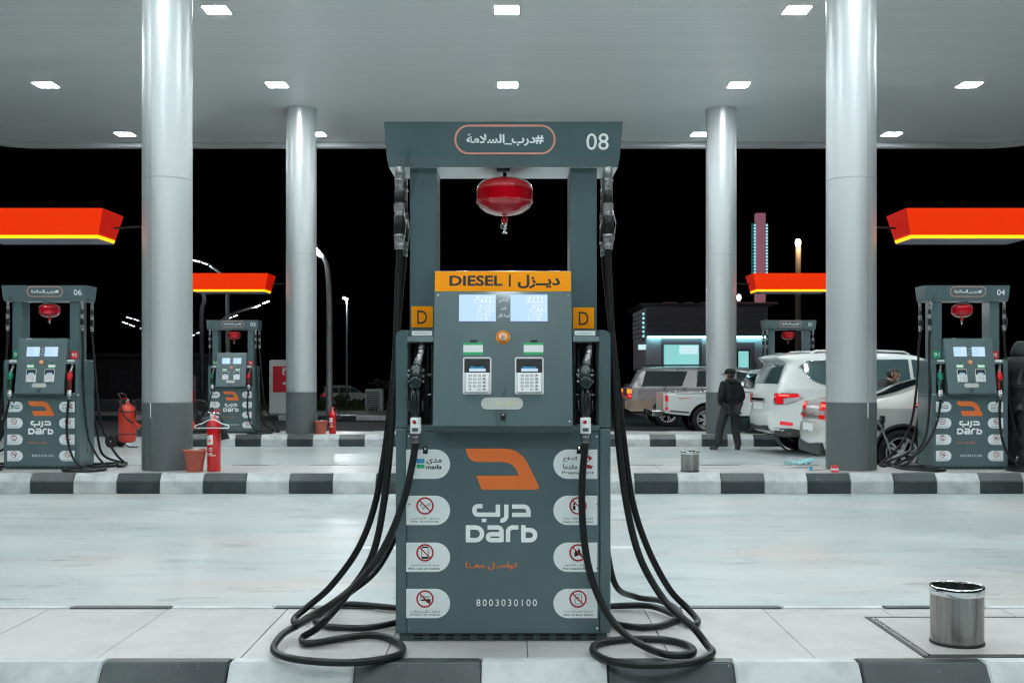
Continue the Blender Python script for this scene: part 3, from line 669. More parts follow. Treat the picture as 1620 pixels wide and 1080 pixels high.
def dispenser(number, diesel, label, loc):
    t = thing('fuel_dispenser', label, 'fuel dispenser', loc, 0, 'grey-green fuel dispensers on the islands')
    # cabinet
    mb = MB()
    for s_ in (-1, 1):
        a, b_ = sorted((s_ * .436, s_ * .486)); mb.box(a, b_, .000, .50, .035, .962, 'teal_paint', .006)
        # upper side wall with the rounded shoulder
        prof = [(s_ * .432, .965), (s_ * .486, .965)] + ([(.486 * s_, 1.372)] + [(s_ * (.454 + .032 * math.cos(R(a))), 1.374 + .032 * math.sin(R(a))) for a in range(15, 91, 15)]) + [(s_ * .432, 1.406)]
        mb.M = FRONT; mb.prism(prof, -.5, .0, 'teal_paint', .003); mb.M = Matrix()
    mb.box(-.436, .436, .008, .492, .035, .962, 'teal_dark')
    mb.box(-.308, .308, .10, .49, .965, 1.66, 'teal_paint', .004)
    mb.box(-.434, .434, .165, .488, .965, 1.400, 'teal_paint', .003)
    mb.box(-.436, -.310, .012, .17, 1.379, 1.406, 'teal_paint', .003); mb.box(.310, .436, .012, .17, 1.379, 1.406, 'teal_paint', .003)
    mb.box(-.436, -.310, .0, .17, .950, .976, 'teal_paint', .003); mb.box(.310, .436, .0, .17, .950, .976, 'teal_paint', .003)
    mb.build('cabinet', t)
    # vented kick plate
    mb = MB(); mb.box(-.470, .470, .014, .486, .0, .034, 'kick')
    mb.M = FRONT
    for i in range(12):
        u = -.405 + i * .0715
        for v in (.011, .024): mb.poly(rounded(u, v - .0035, u + .042, v + .0035, .003, 3), -.0125, 'dark_gap')
    mb.M = Matrix(); mb.build('kick_plate', t)
    # service door with its prints
    mb = MB(); mb.box(-.433, .433, -.004, .010, .038, .945, 'teal_paint', .002); door = mb.build('service_door', t)
    for i, (k, kr) in enumerate((('pay', 'prepay'), ('smoke', 'safe'), ('mobile', 'flame'), ('engine', 'tank'))):
        y0 = (710.5, 783.5, 857.5, 930.5)[i]; y1 = y0 + 46.5
        sticker(door, 642.5, y0, 712, y1, True, k); sticker(door, 875.5, y0, 945, y1, False, kr)
    mb = MB(); mb.M = DOOR.mat()
    mb.poly([D2(*p) for p in ((380, 87), (555, 87), (590, 90), (622, 101), (650, 122), (672, 152), (726, 262), (728, 272), (722, 280), (712, 282), (456, 282), (431, 216), (631, 216), (622, 190), (608, 170), (588, 157), (560, 151), (428, 150), (408, 143), (394, 128), (385, 108))], .0016, 'orange_print')
    mb.build('emblem', door)
    mb = MB(); mb.M = DOOR.mat(); w = .0016; sw = 21 * 5 / (3 * FPX)
    lay = [w]
    def st(pts, wd=sw, mat='white_print'): lay[0] += .00025; mb.stroke([D2(*p) for p in pts], wd, lay[0], mat)
    def parc(cx_, cy_, r, a0, a1, ry=None): return [(cx_ + r * math.cos(R(a0 + (a1 - a0) * i / 8)), cy_ - (ry or r) * math.sin(R(a0 + (a1 - a0) * i / 8))) for i in range(9)]
    # Latin word
    st([(391, 463)] + [(391, 521)]); st([(381, 521), (428, 521)] + parc(428, 491, 30, -90, 90) + [(381, 461)])
    st([(484, 461), (530, 461)] + parc(532, 479, 18, 90, 0) + [(550, 530)]); st([(550, 521), (500, 521)] + parc(500, 507, 14, 270, 90) + [(550, 493)])
    st([(581, 530), (581, 485)] + parc(603, 483, 22, 180, 90) + [(630, 461)])
    st([(654, 450), (654, 521)]); st([(644, 521), (680, 521)] + parc(686, 497, 24, -90, 90) + [(654, 473)])
    # Arabic word
    st([(600, 362), (655, 362)] + parc(655, 385, 23, 90, 0) + [(678, 400), (600, 400)][:1] + [(678, 401), (600, 401)])
    st([(573, 352), (573, 405)] + parc(550, 405, 23, 0, -90) + [(545, 427)])
    st([(533, 352), (533, 400), (440, 400)] + parc(440, 382, 18, 270, 180) + [(422, 376)] + parc(438, 376, 16, 180, 90) + [(460, 360)])
    mb.poly([D2(*p) for p in ((456, 419), (478, 419), (478, 436), (456, 436))], w, 'white_print')
    mb.build('lettering', door)
    mb = MB(); mb.M = DOOR.mat(); a = D2(380, 661); b_ = D2(625, 626); mb.text(arabic('تواصـل معـنا'), (a[0], a[1], b_[0], b_[1]), w, 'orange_print', .02)
    mb.build('contact_line', door)
    mb = MB(); mb.M = DOOR.mat(); a = D2(431, 834); b_ = D2(718, 801); mb.text('8003030100', (a[0], a[1], b_[0], b_[1]), w, 'white_print', .004, 1.35); mb.build('phone_number', door)
    def lock(pl, px, py, r, par):
        mb = MB(); mb.M = pl.mat() @ Matrix.Translation(pl.uv(px, py) + (0,)); mb.lathe([(r, 0), (r, .010), (r * .8, .013)], 'black_plastic', seg=18); mb.lathe([(r * .55, .013), (r * .55, .017), (0.0001, .018)], 'chrome', seg=16)
        mb.box(-r * .9, r * .9, -r * 2.0, -r * .7, 0, .006, 'black_plastic', .002); return mb.build('lock', par)
    for u in (-.424, .424):
        for v_ in (.06, .33, .62, .925): mb = MB(); mb.M = DOOR.mat() @ Matrix.Translation((u, v_, 0)); mb.lathe([(.0042, 0), (.0042, .0012), (.002, .0018), (.0001, .0018)], 'steel', seg=10); mb.build('screw', door)
    lock(DOOR, 673, 709, .012, door); lock(DOOR, 916, 709, .012, door)
    # sloping display head
    b0, b1 = -.313, .311; zt = .718
    mb = MB(); mb.M = PAN.mat(); mb.box(b0, b1, 0, zt, -.012, 0, 'teal_paint', .0025)
    mb.M = Matrix(); o, v = PAN.o, PAN.v
    top = o + v * (zt - .004) ; mb.hexa([(b0 + .004, -.070, .972), (b1 - .004, -.070, .972), (b1 - .004, .12, .972), (b0 + .004, .12, .972)], [(b0 + .004, top.y + .014, top.z), (b1 - .004, top.y + .014, top.z), (b1 - .004, .12, top.z), (b0 + .004, .12, top.z)], 'teal_paint')
    mb.M = Matrix(); mb.hexa([(b0, -.076, .948), (b1, -.076, .948), (b1, .01, .948), (b0, .01, .948)], [(b0, -.080, .9745), (b1, -.080, .9745), (b1, .01, .9745), (b0, .01, .9745)], 'teal_dark', .002)
    for q in (-.215, .205): mb.box(q, q + .055, .075, .10, 1.672, 1.682, 'steel', .002)
    head = mb.build('display_head', t)
    P = PAN
    def pmb(): m_ = MB(); m_.M = P.mat(); return m_
    if diesel:
        mb = pmb(); u0, v0, u1, v1 = P.box(688, 431.5, 904, 461); mb.box(b0 + .002, b1 - .002, v0, zt - .004, 0, .0025, 'diesel_orange', .001)
        q = P.box(711, 436, 795, 452.5); mb.text('DIESEL', q, .0032, 'black_print', .03)
        q = P.box(805, 434.5, 808, 454); mb.poly([(q[0], q[1]), (q[2], q[1]), (q[2], q[3]), (q[0], q[3])], .0032, 'black_print')
        q = P.box(819, 435, 886, 456.5); mb.text(arabic('ديــزل'), q, .0032, 'black_print', .035); mb.build('grade_strip', head)
    scr = {0: ('25.000', '21.33', '1.172'), 1: ('30.000', '25.60', '1.172')} if diesel else {0: ('40.00', '29.19', '1.37'), 1: ('20.00', '8.33', '2.40')}
    for i, x0 in enumerate((726, 807.5)):
        mb = pmb(); u0, v0, u1, v1 = P.box(x0, 466, x0 + 58.5, 508); mb.box(u0, u1, v0, v1, 0, .0015, 'screen'); h = v1 - v0
        for k, s_ in enumerate(scr[i]): seg_digits(mb, s_, u1 - (.006 if k < 2 else .024), v0 + h * (.69, .36, .04)[k], h * .24, .0021, 'screen_digit')
        mb.build('price_screen', head)
    mb = pmb()
    for s_, q in (('قيمة المبيع', (789, 471.5, 804, 479.5)), ('لتر', (792, 484, 801, 491)), ('قيمة اللتر', (787, 496, 806.5, 503))): mb.text(arabic(s_), P.box(*q), .0010, 'white_print')
    mb.build('unit_label', head)
    mb = pmb(); c_ = P.uv(795.8, 533.5); mb.M = mb.M @ Matrix.Translation(c_ + (0,)); mb.lathe([(.0315, 0), (.0315, .004), (.030, .005)], 'diesel_orange', seg=32); mb.ring(0, 0, .0245, .0275, .0056, 'grey_print', 24)
    mb.text('STOP', (-.010, -.027, .010, -.020), .0060, 'black_print', .02)
    mb.lathe([(.016, .005), (.017, .012), (.0155, .018)], 'white_plastic', seg=24); mb.lathe([(.0115, .018), (.0115, .022), (.009, .0245), (.0001, .025)], 'coral_print', seg=24); mb.build('stop_button', head)
    for x0 in (733, 828.5):
        mb = pmb(); q = P.box(x0, 542, x0 + 31, 561); mb.poly([(q[0], q[1]), (q[2], q[1]), (q[2], q[3]), (q[0], q[3])], .0009, 'white_plastic'); h = q[3] - q[1]
        for a, b_ in ((0, .22), (.80, 1)): mb.poly([(q[0], q[1] + a * h), (q[2], q[1] + a * h), (q[2], q[1] + b_ * h), (q[0], q[1] + b_ * h)], .0013, 'green_print')
        s_ = P.box(x0 + 11, 537.5, x0 + 22, 541.5); mb.box(s_[0], s_[2], s_[1], s_[3], 0, .003, 'black_plastic', .001); mb.build('tag_sticker', head)
    for x0 in (732, 814.5):
        mb = pmb(); q = P.box(x0, 565, x0 + 45.5, 624); U, V = q[0], q[1]; w_, h = q[2] - q[0], q[3] - q[1]
        mb.prism(rounded(U, V, U + w_, V + h, .010, 4), 0, .006, 'pad_silver', .002)
        mb.poly([(U + .05 * w_, V + .58 * h), (U + .95 * w_, V + .58 * h), (U + .95 * w_, V + .955 * h), (U + .05 * w_, V + .955 * h)], .0068, 'black_plastic')
        mb.poly([(U + .25 * w_, V + .70 * h), (U + .75 * w_, V + .70 * h), (U + .70 * w_, V + .75 * h), (U + .28 * w_, V + .75 * h)], .0075, 'blue_print')
        mb.box(U + .38 * w_, U + .62 * w_, V + .76 * h, V + .90 * h, .006, .016, 'black_plastic', .002); mb.box(U + .22 * w_, U + .80 * w_, V + .61 * h, V + .69 * h, .006, .0085, 'small_screen')
        mb.hexa([(U + .06 * w_, V + .03 * h, .006), (U + .94 * w_, V + .03 * h, .006), (U + .94 * w_, V + .57 * h, .006), (U + .06 * w_, V + .57 * h, .006)], [(U + .10 * w_, V + .05 * h, .018), (U + .90 * w_, V + .05 * h, .018), (U + .90 * w_, V + .56 * h, .010), (U + .10 * w_, V + .56 * h, .010)], 'pad_silver', .002)
        for r_ in range(5):
            for c_ in range(4):
                vv = V + (.47 - r_ * .095) * h; uu = U + (.20 + c_ * .165) * w_; zz = .0105 + r_ * .0016
                if r_ == 4 and c_ < 2:
                    if c_ == 0: mb.ring(uu + .06 * w_, vv + .03 * h, .0025, .0045, zz + .0035, 'black_plastic', 14)
                    continue
                mb.box(uu, uu + .115 * w_, vv, vv + .06 * h, zz - .002, zz + .003, 'key_grey', .0012)
                mb.poly([(uu + .035 * w_, vv + .018 * h), (uu + .08 * w_, vv + .018 * h), (uu + .08 * w_, vv + .042 * h), (uu + .035 * w_, vv + .042 * h)], zz + .0034, 'grey_print' if c_ == 3 else 'pad_silver')
        mb.build('card_terminal', head)
    mb = pmb(); q = P.box(761, 628.5, 827.5, 647.5); mb.prism(rounded(*q, (q[3] - q[1]) / 2 - .0004, 8), 0, .002, 'pill_grey'); mb.text(arabic('ادفع هنا'), P.box(785, 633, 819, 643), .0026, 'yellow_print', .0); mb.build('name_plate', head)
    lock(P, 796, 656, .0125, head)
    for u in (b0 + .016, b1 - .016):
        for v_ in (.02, .60): mb = pmb(); mb.M = mb.M @ Matrix.Translation((u, v_, 0)); mb.lathe([(.0042, 0), (.0042, .0012), (.002, .0018), (.0001, .0018)], 'steel', seg=10); mb.build('screw', head)
    # nozzle boots
    for s_, pxs in ((-1, (651, 683)), (1, (909.5, 942))):
        mb = MB(); a, b_ = sorted((s_ * .314, s_ * .434))
        for x0, x1, y0, y1, z0, z1 in ((a, a + .014, .012, .164, .976, 1.379), (b_ - .014, b_, .012, .164, .976, 1.379), (a + .014, b_ - .014, .150, .164, .976, 1.379), (a + .014, b_ - .014, .012, .150, 1.345, 1.379)): mb.box(x0, x1, y0, y1, z0, z1, 'black_plastic', .002)
        for q in (-.030, .030): mb.box((a + b_) / 2 + q - .006, (a + b_) / 2 + q + .006, .06, .150, 1.06, 1.33, 'black_plastic', .003)
        for q in (-.036, .036):
            for z in (1.11, 1.20): mb.box((a + b_) / 2 + q - .008, (a + b_) / 2 + q + .008, .045, .060, z, z + .007, 'steel', .001)
        boot = mb.build('nozzle_boot', t)
        mb = MB(); mb.hexa([(a, -.004, 1.352), (b_, -.004, 1.352), (b_, .02, 1.352), (a, .02, 1.352)], [(a, .004, 1.378), (b_, .004, 1.378), (b_, .02, 1.378), (a, .02, 1.378)], 'teal_paint', .002); mb.build('lip', boot)
        mb = MB(); mb.M = FRONT; q = (DOOR.uv(pxs[0], 530)[0], 1.381, DOOR.uv(pxs[1], 523)[0], 1.402); mb.poly([(q[0], q[1]), (q[2], q[1]), (q[2], q[3]), (q[0], q[3])], -.0105, 'sticker'); mb.text('No. 0' + ('1' if s_ < 0 else '2'), (q[0] + .012, q[1] + .006, q[2] - .03, q[3] - .006), -.0095, 'grey_print') if 0 else mb.stroke([(q[0] + .008, (q[1] + q[3]) / 2), (q[2] - .01, (q[1] + q[3]) / 2)], .0035, -.0095, 'key_grey'); mb.build('label_plate', boot)
    # posts and grade plates
    for s_ in (-1, 1):
        mb = MB(); a, b_ = sorted((s_ * .309, s_ * .434)); mb.box(a, b_, .13, .37, 1.395, 2.165, 'teal_paint', .004); mb.box(a + .03, b_ - .03, .128, .131, 1.9, 2.1, 'teal_paint') if 0 else None; mb.build('post', t)
        mb = MB(); mb.M = POSTP.mat()
        q = POSTP.box(651, 484.5, 685, 518) if s_ < 0 else POSTP.box(906.5, 486.5, 940, 520)
        mb.box(q[0], q[2], q[1], q[3], .0005, .0035, 'diesel_orange' if diesel else ('grade_green' if s_ < 0 else 'grade_red'), .001)
        w_, h = q[2] - q[0], q[3] - q[1]
        if diesel: mb.text('D', (q[0] + .27 * w_, q[1] + .17 * h, q[0] + .73 * w_, q[1] + .80 * h), .0042, 'black_print', .0)
        else: mb.text('91' if s_ < 0 else '95', (q[0] + .16 * w_, q[1] + .22 * h, q[0] + .84 * w_, q[1] + .76 * h), .0042, 'white_plastic', .01)
        mb.build('grade_plate', t)
    # header
    mb = MB(); zt_ = 2.362
    sec = ((.528, .100, .397, 2.160), (.536, .085, .412, 2.205), (.5465, .070, .430, zt_ - .004), (.5465, .067, .433, zt_))
    vs = []
    for hx, y0, y1, z in sec: vs += [(-hx, y0, z), (hx, y0, z), (hx, y1, z), (-hx, y1, z)]
    fs = [(4 * k + i, 4 * k + (i + 1) % 4, 4 * k + 4 + (i + 1) % 4, 4 * k + 4 + i) for k in range(3) for i in range(4)] + [(12, 13, 14, 15)]
    mb.add(vs, fs, 'teal_paint'); mb.add([(-.528, .1, 2.160), (.528, .1, 2.160), (.528, .397, 2.160), (-.528, .397, 2.160)], [(3, 2, 1, 0)], 'clad')
    mb.box(-.03, .03, .12, .15, 2.150, 2.159, 'black_plastic')
    hd = mb.build('header', t)
    mb = MB(); mb.M = HDR.mat(); q = HDR.box(720.5, 199, 877.5, 243); r = (q[3] - q[1]) / 2 - .0005
    mb.stroke(rounded(*q, r, 12), .0085, .0012, 'coral_print', True); mb.text(arabic('#درب_السلامة'), HDR.box(738, 212, 860, 231), .0012, 'white_print', .030); mb.build('safety_badge', hd)
    hm = MB(); hm.M = HDR.mat(); hm.text(number, HDR.box(927.5, 211, 963, 237.5), .0012, 'white_print', .004); hm.build('dispenser_number', hd)
    # hoses
    cols = ('nozzle_black', 'nozzle_black') if diesel else ('nozzle_green', 'nozzle_red')
    for key, path in HOSE.items():
        s_ = -1 if key[1] == 'l' else 1
        front = key[0] == 'f'
        x0, y0 = path[0][0], path[0][1]
        fm = MB(); zb = fitting(fm, x0, y0, 2.16)
        P_ = [(x0, y0, zb + .01), (x0, y0, zb - .05)] + list(path[1:])
        e = Vector(path[-1]); P_[-1] = tuple(e)
        mb = MB(); mb.tube(spline(P_, 9), .0160, 'rubber', 12); ho = mb.build('fuel_hose', t)
        fm.build('breakaway_coupling', ho)
        nz = nozzle_mesh(cols[0 if s_ < 0 else 1])
        o = nz.build('nozzle', ho)
        if front: o.location = (e.x, e.y, e.z - .004); o.rotation_euler = (R(-5), 0, 0)
        else: o.location = (e.x, e.y, e.z - .004); o.rotation_euler = (R(-5), 0, math.pi)
    return t

def bulb(loc, label):
    t = thing('fire_suppression_bulb', label, 'fire extinguisher', loc, 0, 'red extinguisher bulbs under the dispenser headers')
    mb = MB()
    prof = [(.012, -.090), (.050, -.086), (.088, -.073), (.116, -.053), (.130, -.034), (.1335, -.020), (.1335, .030), (.1335, .038), (.128, .056), (.110, .073), (.072, .086), (.020, .092)]
    mb.lathe(prof, 'bulb_red', seg=48)
    for z in (-.024, .036): mb.lathe([(.1335, z - .004), (.1365, z), (.1335, z + .004)], 'bulb_red', seg=48)
    mb.build('tank', t)
    mb = MB(); mb.tube([(0, 0, .088), (0, 0, .116)], .009, 'black_plastic', 10); mb.build('hanger', t)
    mb = MB(); mb.lathe([(.010, -.092), (.013, -.098), (.016, -.104), (.016, -.120), (.010, -.124)], 'ext_red', seg=16); mb.lathe([(.010, -.122), (.0105, -.150), (.006, -.154), (.006, -.166), (.013, -.168), (.013, -.172)], 'chrome', seg=14)
    mb.M = Matrix.Translation((-.012, -.004, -.140)) @ Matrix.Rotation(R(90), 4, 'X'); mb.lathe([(.011, 0), (.011, .012)], 'steel', seg=14); mb.M = Matrix(); mb.build('sprinkler_valve', t)
    return t

P8 = (-.04, 5.0, IZ)
d8 = dispenser('08', True, 'large diesel dispenser numbered 08 with orange strip, close to the camera', P8)
pts = {'06': (-6.03, 14.18), '04': (5.87, 14.18), '03': (-5.86, 23.1), '01': (5.83, 23.1)}
d6 = dispenser('06', False, 'grey-green dispenser numbered 06 at the left edge beside the column', pts['06'] + (IZ,))
labs = {'04': 'grey-green dispenser numbered 04 at the right edge beside the hooded man', '03': 'distant grey-green dispenser numbered 03 behind the silver extinguisher hose', '01': 'distant dispenser numbered 01 half hidden behind the white SUV roof'}
labs['03'] = 'distant grey-green dispenser numbered 03 between the two left columns'
for nme in ('04', '03', '01'):
    c = copy_tree(d6); c.location = pts[nme] + (IZ,); c['label'] = labs[nme]
    for h in c.children:
        if h.name.startswith('header'):
            for q in h.children:
                if q.name.startswith('dispenser_number'):
                    hm = MB(); hm.M = HDR.mat(); q_ = list(HDR.box(927.5, 211, 963, 237.5)); q_[2] -= .026 if nme == '01' else 0; hm.text(nme, q_, .0012, 'white_print', .004); tmp = hm.build('dispenser_number'); q.data = tmp.data; bpy.data.objects.remove(tmp)
blab = {'08': 'glossy red extinguisher bulb hanging in the big diesel dispenser', '06': 'red extinguisher bulb hanging under the header of dispenser 06', '04': 'red extinguisher bulb hanging under the header of dispenser 04', '03': 'small red extinguisher bulb under the header of dispenser 03', '01': 'small red extinguisher bulb above the white SUV in dispenser 01'}
b8 = bulb((-.035, 5.25, IZ + 2.046), blab['08'])
for nme, p in pts.items():
    c = copy_tree(b8); c.location = (p[0], p[1] + .25, IZ + 2.046); c['label'] = blab[nme]

# ------------------------------------------------------------------ glowing signs over the outer dispensers
def flag_sign(x, y, toward, label):
    t = thing('illuminated_sign', label, 'sign', (x, y, 3.18), 0, 'glowing orange signs over the dispensers')
    T = [(-.83, -.38), (.83, -.38), (.83, .38), (-.83, .38)]; B = [(-.735, -.285), (.735, -.285), (.735, .285), (-.735, .285)]
    def lerp(k): return [(b[0] + (a[0] - b[0]) * k, b[1] + (a[1] - b[1]) * k) for a, b in zip(T, B)]
    def shell(k0, k1, z0, z1, mat, name, cap=None):
        mb = MB(); a, b_ = lerp(k0), lerp(k1); mb.add([(p[0], p[1], z0) for p in a] + [(p[0], p[1], z1) for p in b_], [(i, (i + 1) % 4, 4 + (i + 1) % 4, 4 + i) for i in range(4)], mat)
        if cap == 'top': mb.add([(p[0], p[1], z1) for p in b_], [(0, 1, 2, 3)], 'sign_under')
        if cap == 'bot': mb.add([(p[0], p[1], z0) for p in a], [(3, 2, 1, 0)], 'sign_under')
        return mb.build(name, t)
    shell(0, .03, 0, .012, 'sign_under', 'underside', 'bot'); shell(.03, .145, .012, .053, 'sign_yellow', 'light_strip'); shell(.145, 1, .053, .385, 'sign_orange', 'orange_panel', 'top')
    for sx in (-1, 1):
        a, b_ = lerp(.19), lerp(.985); k = 1 if sx > 0 else 0; o_ = sx * .003; i, j = (1, 2) if sx > 0 else (3, 0)
        mb = MB(); mb.add([(a[i][0] + o_, a[i][1], .070), (a[j][0] + o_, a[j][1], .070), (b_[j][0] + o_, b_[j][1], .381), (b_[i][0] + o_, b_[i][1], .381)], [(0, 1, 2, 3)], 'sign_dim_end'); mb.build('dim_end_sheet', t)  # sheet over each end, its dimmer glow imitates uneven backlighting
    mb = MB(); mb.tube([(toward * .70, .18, .20), (toward * 1.26, .0, .20)], .014, 'dark_gap', 10); mb.build('bracket', t)
    return t
flag_sign(-6.03, 14.42, 1, 'glowing orange sign over dispenser 06 at the left edge')
flag_sign(5.84, 14.42, -1, 'glowing orange sign over dispenser 04 at the right edge')
flag_sign(-5.90, 23.35, 1, 'distant glowing orange sign over dispenser 03')
flag_sign(5.84, 23.35, -1, 'distant glowing orange sign over dispenser 01')
# ------------------------------------------------------------------ vehicles
def resample(pts, step):
    out = [Vector(pts[0])]
    for a, b in zip(pts, pts[1:]):
        a, b = Vector(a), Vector(b); n = max(1, int((b - a).length / step))
        for i in range(1, n + 1): out.append(a + (b - a) * i / n)
    return out
class Car:
    def __init__(s, L, W0, top, zb, arches, belt, tumble, r=.11, ends=((.5, .26), (.6, .28)), lower=.05, crown=.03):
        s.L, s.W0, s.zb, s.arches, s.belt, s.tumble, s.r, s.ends, s.lower, s.crown = L, W0, zb, arches, belt, tumble, r, ends, lower, crown
        sm = spline([(p[0], 0, p[1]) for p in top], 6); s.top = resample([(p.x, p.z) for p in sm], .05)
    def w0(s, x, z):
        w = s.W0
        for (xe, c), q in zip(s.ends, (x, s.L - x)):
            if q < xe: w -= c * ((xe - q) / xe) ** 2.4
        b = s.belt(x) if callable(s.belt) else s.belt
        if z > b: w -= s.tumble * (z - b) + .25 * (z - b) ** 2 * .3
        else: w -= s.lower * ((b - z) / b) ** 2
        return w - .012 * max(0, 1 - abs(z - b + .12) / .05) * 0
    def w(s, x, z):
        d = 9.
        for a, b in zip(s.top, s.top[1:]):
            ab = b - a; k = max(0, min(1, (Vector((x, z)) - a).dot(ab) / max(1e-9, ab.length_squared))); d = min(d, (a + ab * k - Vector((x, z))).length)
        w = s.w0(x, z)
        if d < s.r: w -= s.r * (1 - math.sqrt(max(0, 1 - (1 - d / s.r) ** 2)))
        return w
    def sheet(s, mb, poly, mat, off=0., step=.07, sides=(-1, 1), smooth=True):
        b = bmesh.new(); vs = [b.verts.new((p[0], 0, p[1])) for p in poly]
        for t in geometry.tessellate_polygon([[Vector((p[0], p[1], 0)) for p in poly]]):
            try: b.faces.new([vs[i] for i in t])
            except ValueError: pass
        for ax in (0, 2):
            lo = min(v.co[ax] for v in b.verts); hi = max(v.co[ax] for v in b.verts); q = lo + step
            no = Vector((1, 0, 0)) if ax == 0 else Vector((0, 0, 1))
            while q < hi:
                bmesh.ops.bisect_plane(b, geom=b.verts[:] + b.edges[:] + b.faces[:], dist=1e-5, plane_co=no * q, plane_no=no); q += step
        bmesh.ops.dissolve_degenerate(b, dist=1e-4, edges=b.edges[:])
        b.verts.ensure_lookup_table(); b.verts.index_update()
        W_ = [s.w(v.co.x, v.co.z) + off for v in b.verts]
        for sd in sides:
            fs = []
            for f in b.faces:
                ids = [v.index for v in f.verts]; a, c, e = [f.verts[i].co for i in (0, 1, 2)]
                cr = (c.z - a.z) * (e.x - a.x) - (c.x - a.x) * (e.z - a.z)
                fs.append(tuple(ids) if (cr > 0) == (sd > 0) else tuple(reversed(ids)))
            mb.add([(v.co.x, sd * W_[i], v.co.z) for i, v in enumerate(b.verts)], fs, mat, smooth)
        b.free()
    def outline(s):
        p = [tuple(v) for v in s.top]; x = p[-1][0]
        for ax, ar in sorted(s.arches, reverse=True):
            zc = s.wz_; dx = math.sqrt(max(0, ar * ar - (zc - s.zb) ** 2)); a0 = math.atan2(s.zb - zc, dx); a1 = math.pi - a0
            p += [(ax + ar * math.cos(a0 + (a1 - a0) * i / 20), zc + ar * math.sin(a0 + (a1 - a0) * i / 20)) for i in range(21)]
        return p
    def strip(s, mb, mat, i0=0, i1=None, t0=-1, t1=1, off=0., drop=None):
        P = s.top; i1 = len(P) - 1 if i1 is None else i1; T = [t0 + (t1 - t0) * k / 12 for k in range(13)]; vs = []; fs = []
        for i in range(i0, i1 + 1):
            tg = (P[min(len(P) - 1, i + 1)] - P[max(0, i - 1)]).normalized(); n = Vector((-tg.y, tg.x))
            y = s.w(P[i].x, P[i].y)
            for t in T:
                c = s.crown * (1 - t * t) + off; q = P[i] + n * c; vs.append((q.x, t * y, q.y))
        m = len(T)
        for i in range(i1 - i0):
            for k in range(m - 1): fs.append((i * m + k, (i + 1) * m + k, (i + 1) * m + k + 1, i * m + k + 1))
        mb.add(vs, fs, mat, True)
    def idx(s, x, z): return min(range(len(s.top)), key=lambda i: (s.top[i] - Vector((x, z))).length)

def wheel(par, x, y, r, sd, w=.23, spokes=5):
    t = MB(); Mx = Matrix.Translation((x, y, r)) @ Matrix.Rotation(R(90) if sd < 0 else R(-90), 4, 'X')
    t.M = Mx; rr = r * .66
    t.lathe([(rr, -w / 2), (r * .93, -w / 2), (r * .985, -w * .38), (r, -w * .2), (r, w * .2), (r * .985, w * .38), (r * .93, w / 2), (rr * 1.06, w / 2 - .004), (rr, w / 2 - .02)], 'tyre', seg=36, caps=False)
    o = t.build('wheel', par)
    q = MB(); q.M = Mx; q.lathe([(rr, -.05), (rr, w / 2 - .02), (rr * .95, w / 2 - .012), (rr * .90, w / 2 - .03), (rr * .86, 0.0)], 'rim', seg=36, caps=False); q.lathe([(rr * .86, -.012), (.001, -.012)], 'dark_gap', seg=24)
    for k in range(spokes):
        for dd in (-.11, .11):
            a = 2 * math.pi * k / spokes + dd; ca, sa = math.cos(a), math.sin(a); P = Vector((-sa, ca, 0))
            A0 = Vector((ca, sa, 0)) * rr * .16; B0 = Vector((ca, sa, 0)) * rr * .92 + P * dd * rr * .5; z = w / 2 - .025
            q.hexa([A0 - P * .020 + Vector((0, 0, z - .02)), A0 + P * .020 + Vector((0, 0, z - .02)), B0 + P * .016 + Vector((0, 0, z - .02)), B0 - P * .016 + Vector((0, 0, z - .02))],
                   [A0 - P * .020 + Vector((0, 0, z + .008)), A0 + P * .020 + Vector((0, 0, z + .008)), B0 + P * .012 + Vector((0, 0, z)), B0 - P * .012 + Vector((0, 0, z))], 'rim', .004)
    q.lathe([(rr * .2, w / 2 - .05), (rr * .2, w / 2 - .012), (rr * .14, w / 2 - .005), (.001, w / 2 - .004)], 'rim', seg=20); q.build('rim', o)
    return o

def make_car(name, label, loc, rz, car, paint, wr, side_glass, rear_glass, front_glass, side_lamps, extra=None, glass='glass', lower_paint=None, group=None, spokes=5):
    car.wz_ = wr
    t = thing(name, label, 'car' if name != 'pickup_truck' else 'pickup truck', loc, rz, group)
    mb = MB(); car.sheet(mb, car.outline(), paint); car.strip(mb, paint); mb.build('body', t)
    mb = MB(); mb.box(.25, car.L - .25, -car.W0 + .30, car.W0 - .30, car.zb - .04, car.zb + .40, 'trim_dark', .05)
    for ax, ar in car.arches:
        for sd in (-1, 1):
            mb.M = Matrix.Translation((ax, sd * (car.W0 - .17), wr)) @ Matrix.Rotation(R(90), 4, 'X'); mb.lathe([(ar - .005, -.13), (ar - .005, .13)], 'trim_dark', seg=30, caps=False); mb.M = Matrix()
    mb.build('underbody', t)
    for pg in side_glass:
        for sd in (-1, 1): mb = MB(); car.sheet(mb, pg, glass, .005, .09, (sd,)); mb.build('side_window', t)
    if rear_glass:
        mb = MB(); (a, b_), tt = rear_glass; car.strip(mb, glass, car.idx(*a), car.idx(*b_), -tt, tt, .006); mb.build('rear_window', t)
    if front_glass:
        mb = MB(); (a, b_), tt = front_glass; car.strip(mb, glass, car.idx(*a), car.idx(*b_), -tt, tt, .006); mb.build('windscreen', t)
    for nm, items in side_lamps:
        for sd in (-1, 1):
            mb = MB()
            for pg, m_, off in items: car.sheet(mb, pg, m_, off, .05, (sd,))
            mb.build(nm, t)
    for ax, ar in car.arches:
        for sd in (-1, 1): wheel(t, ax, sd * (car.W0 - .135), wr, sd, spokes=spokes)
    if extra: extra(t, car)
    return t

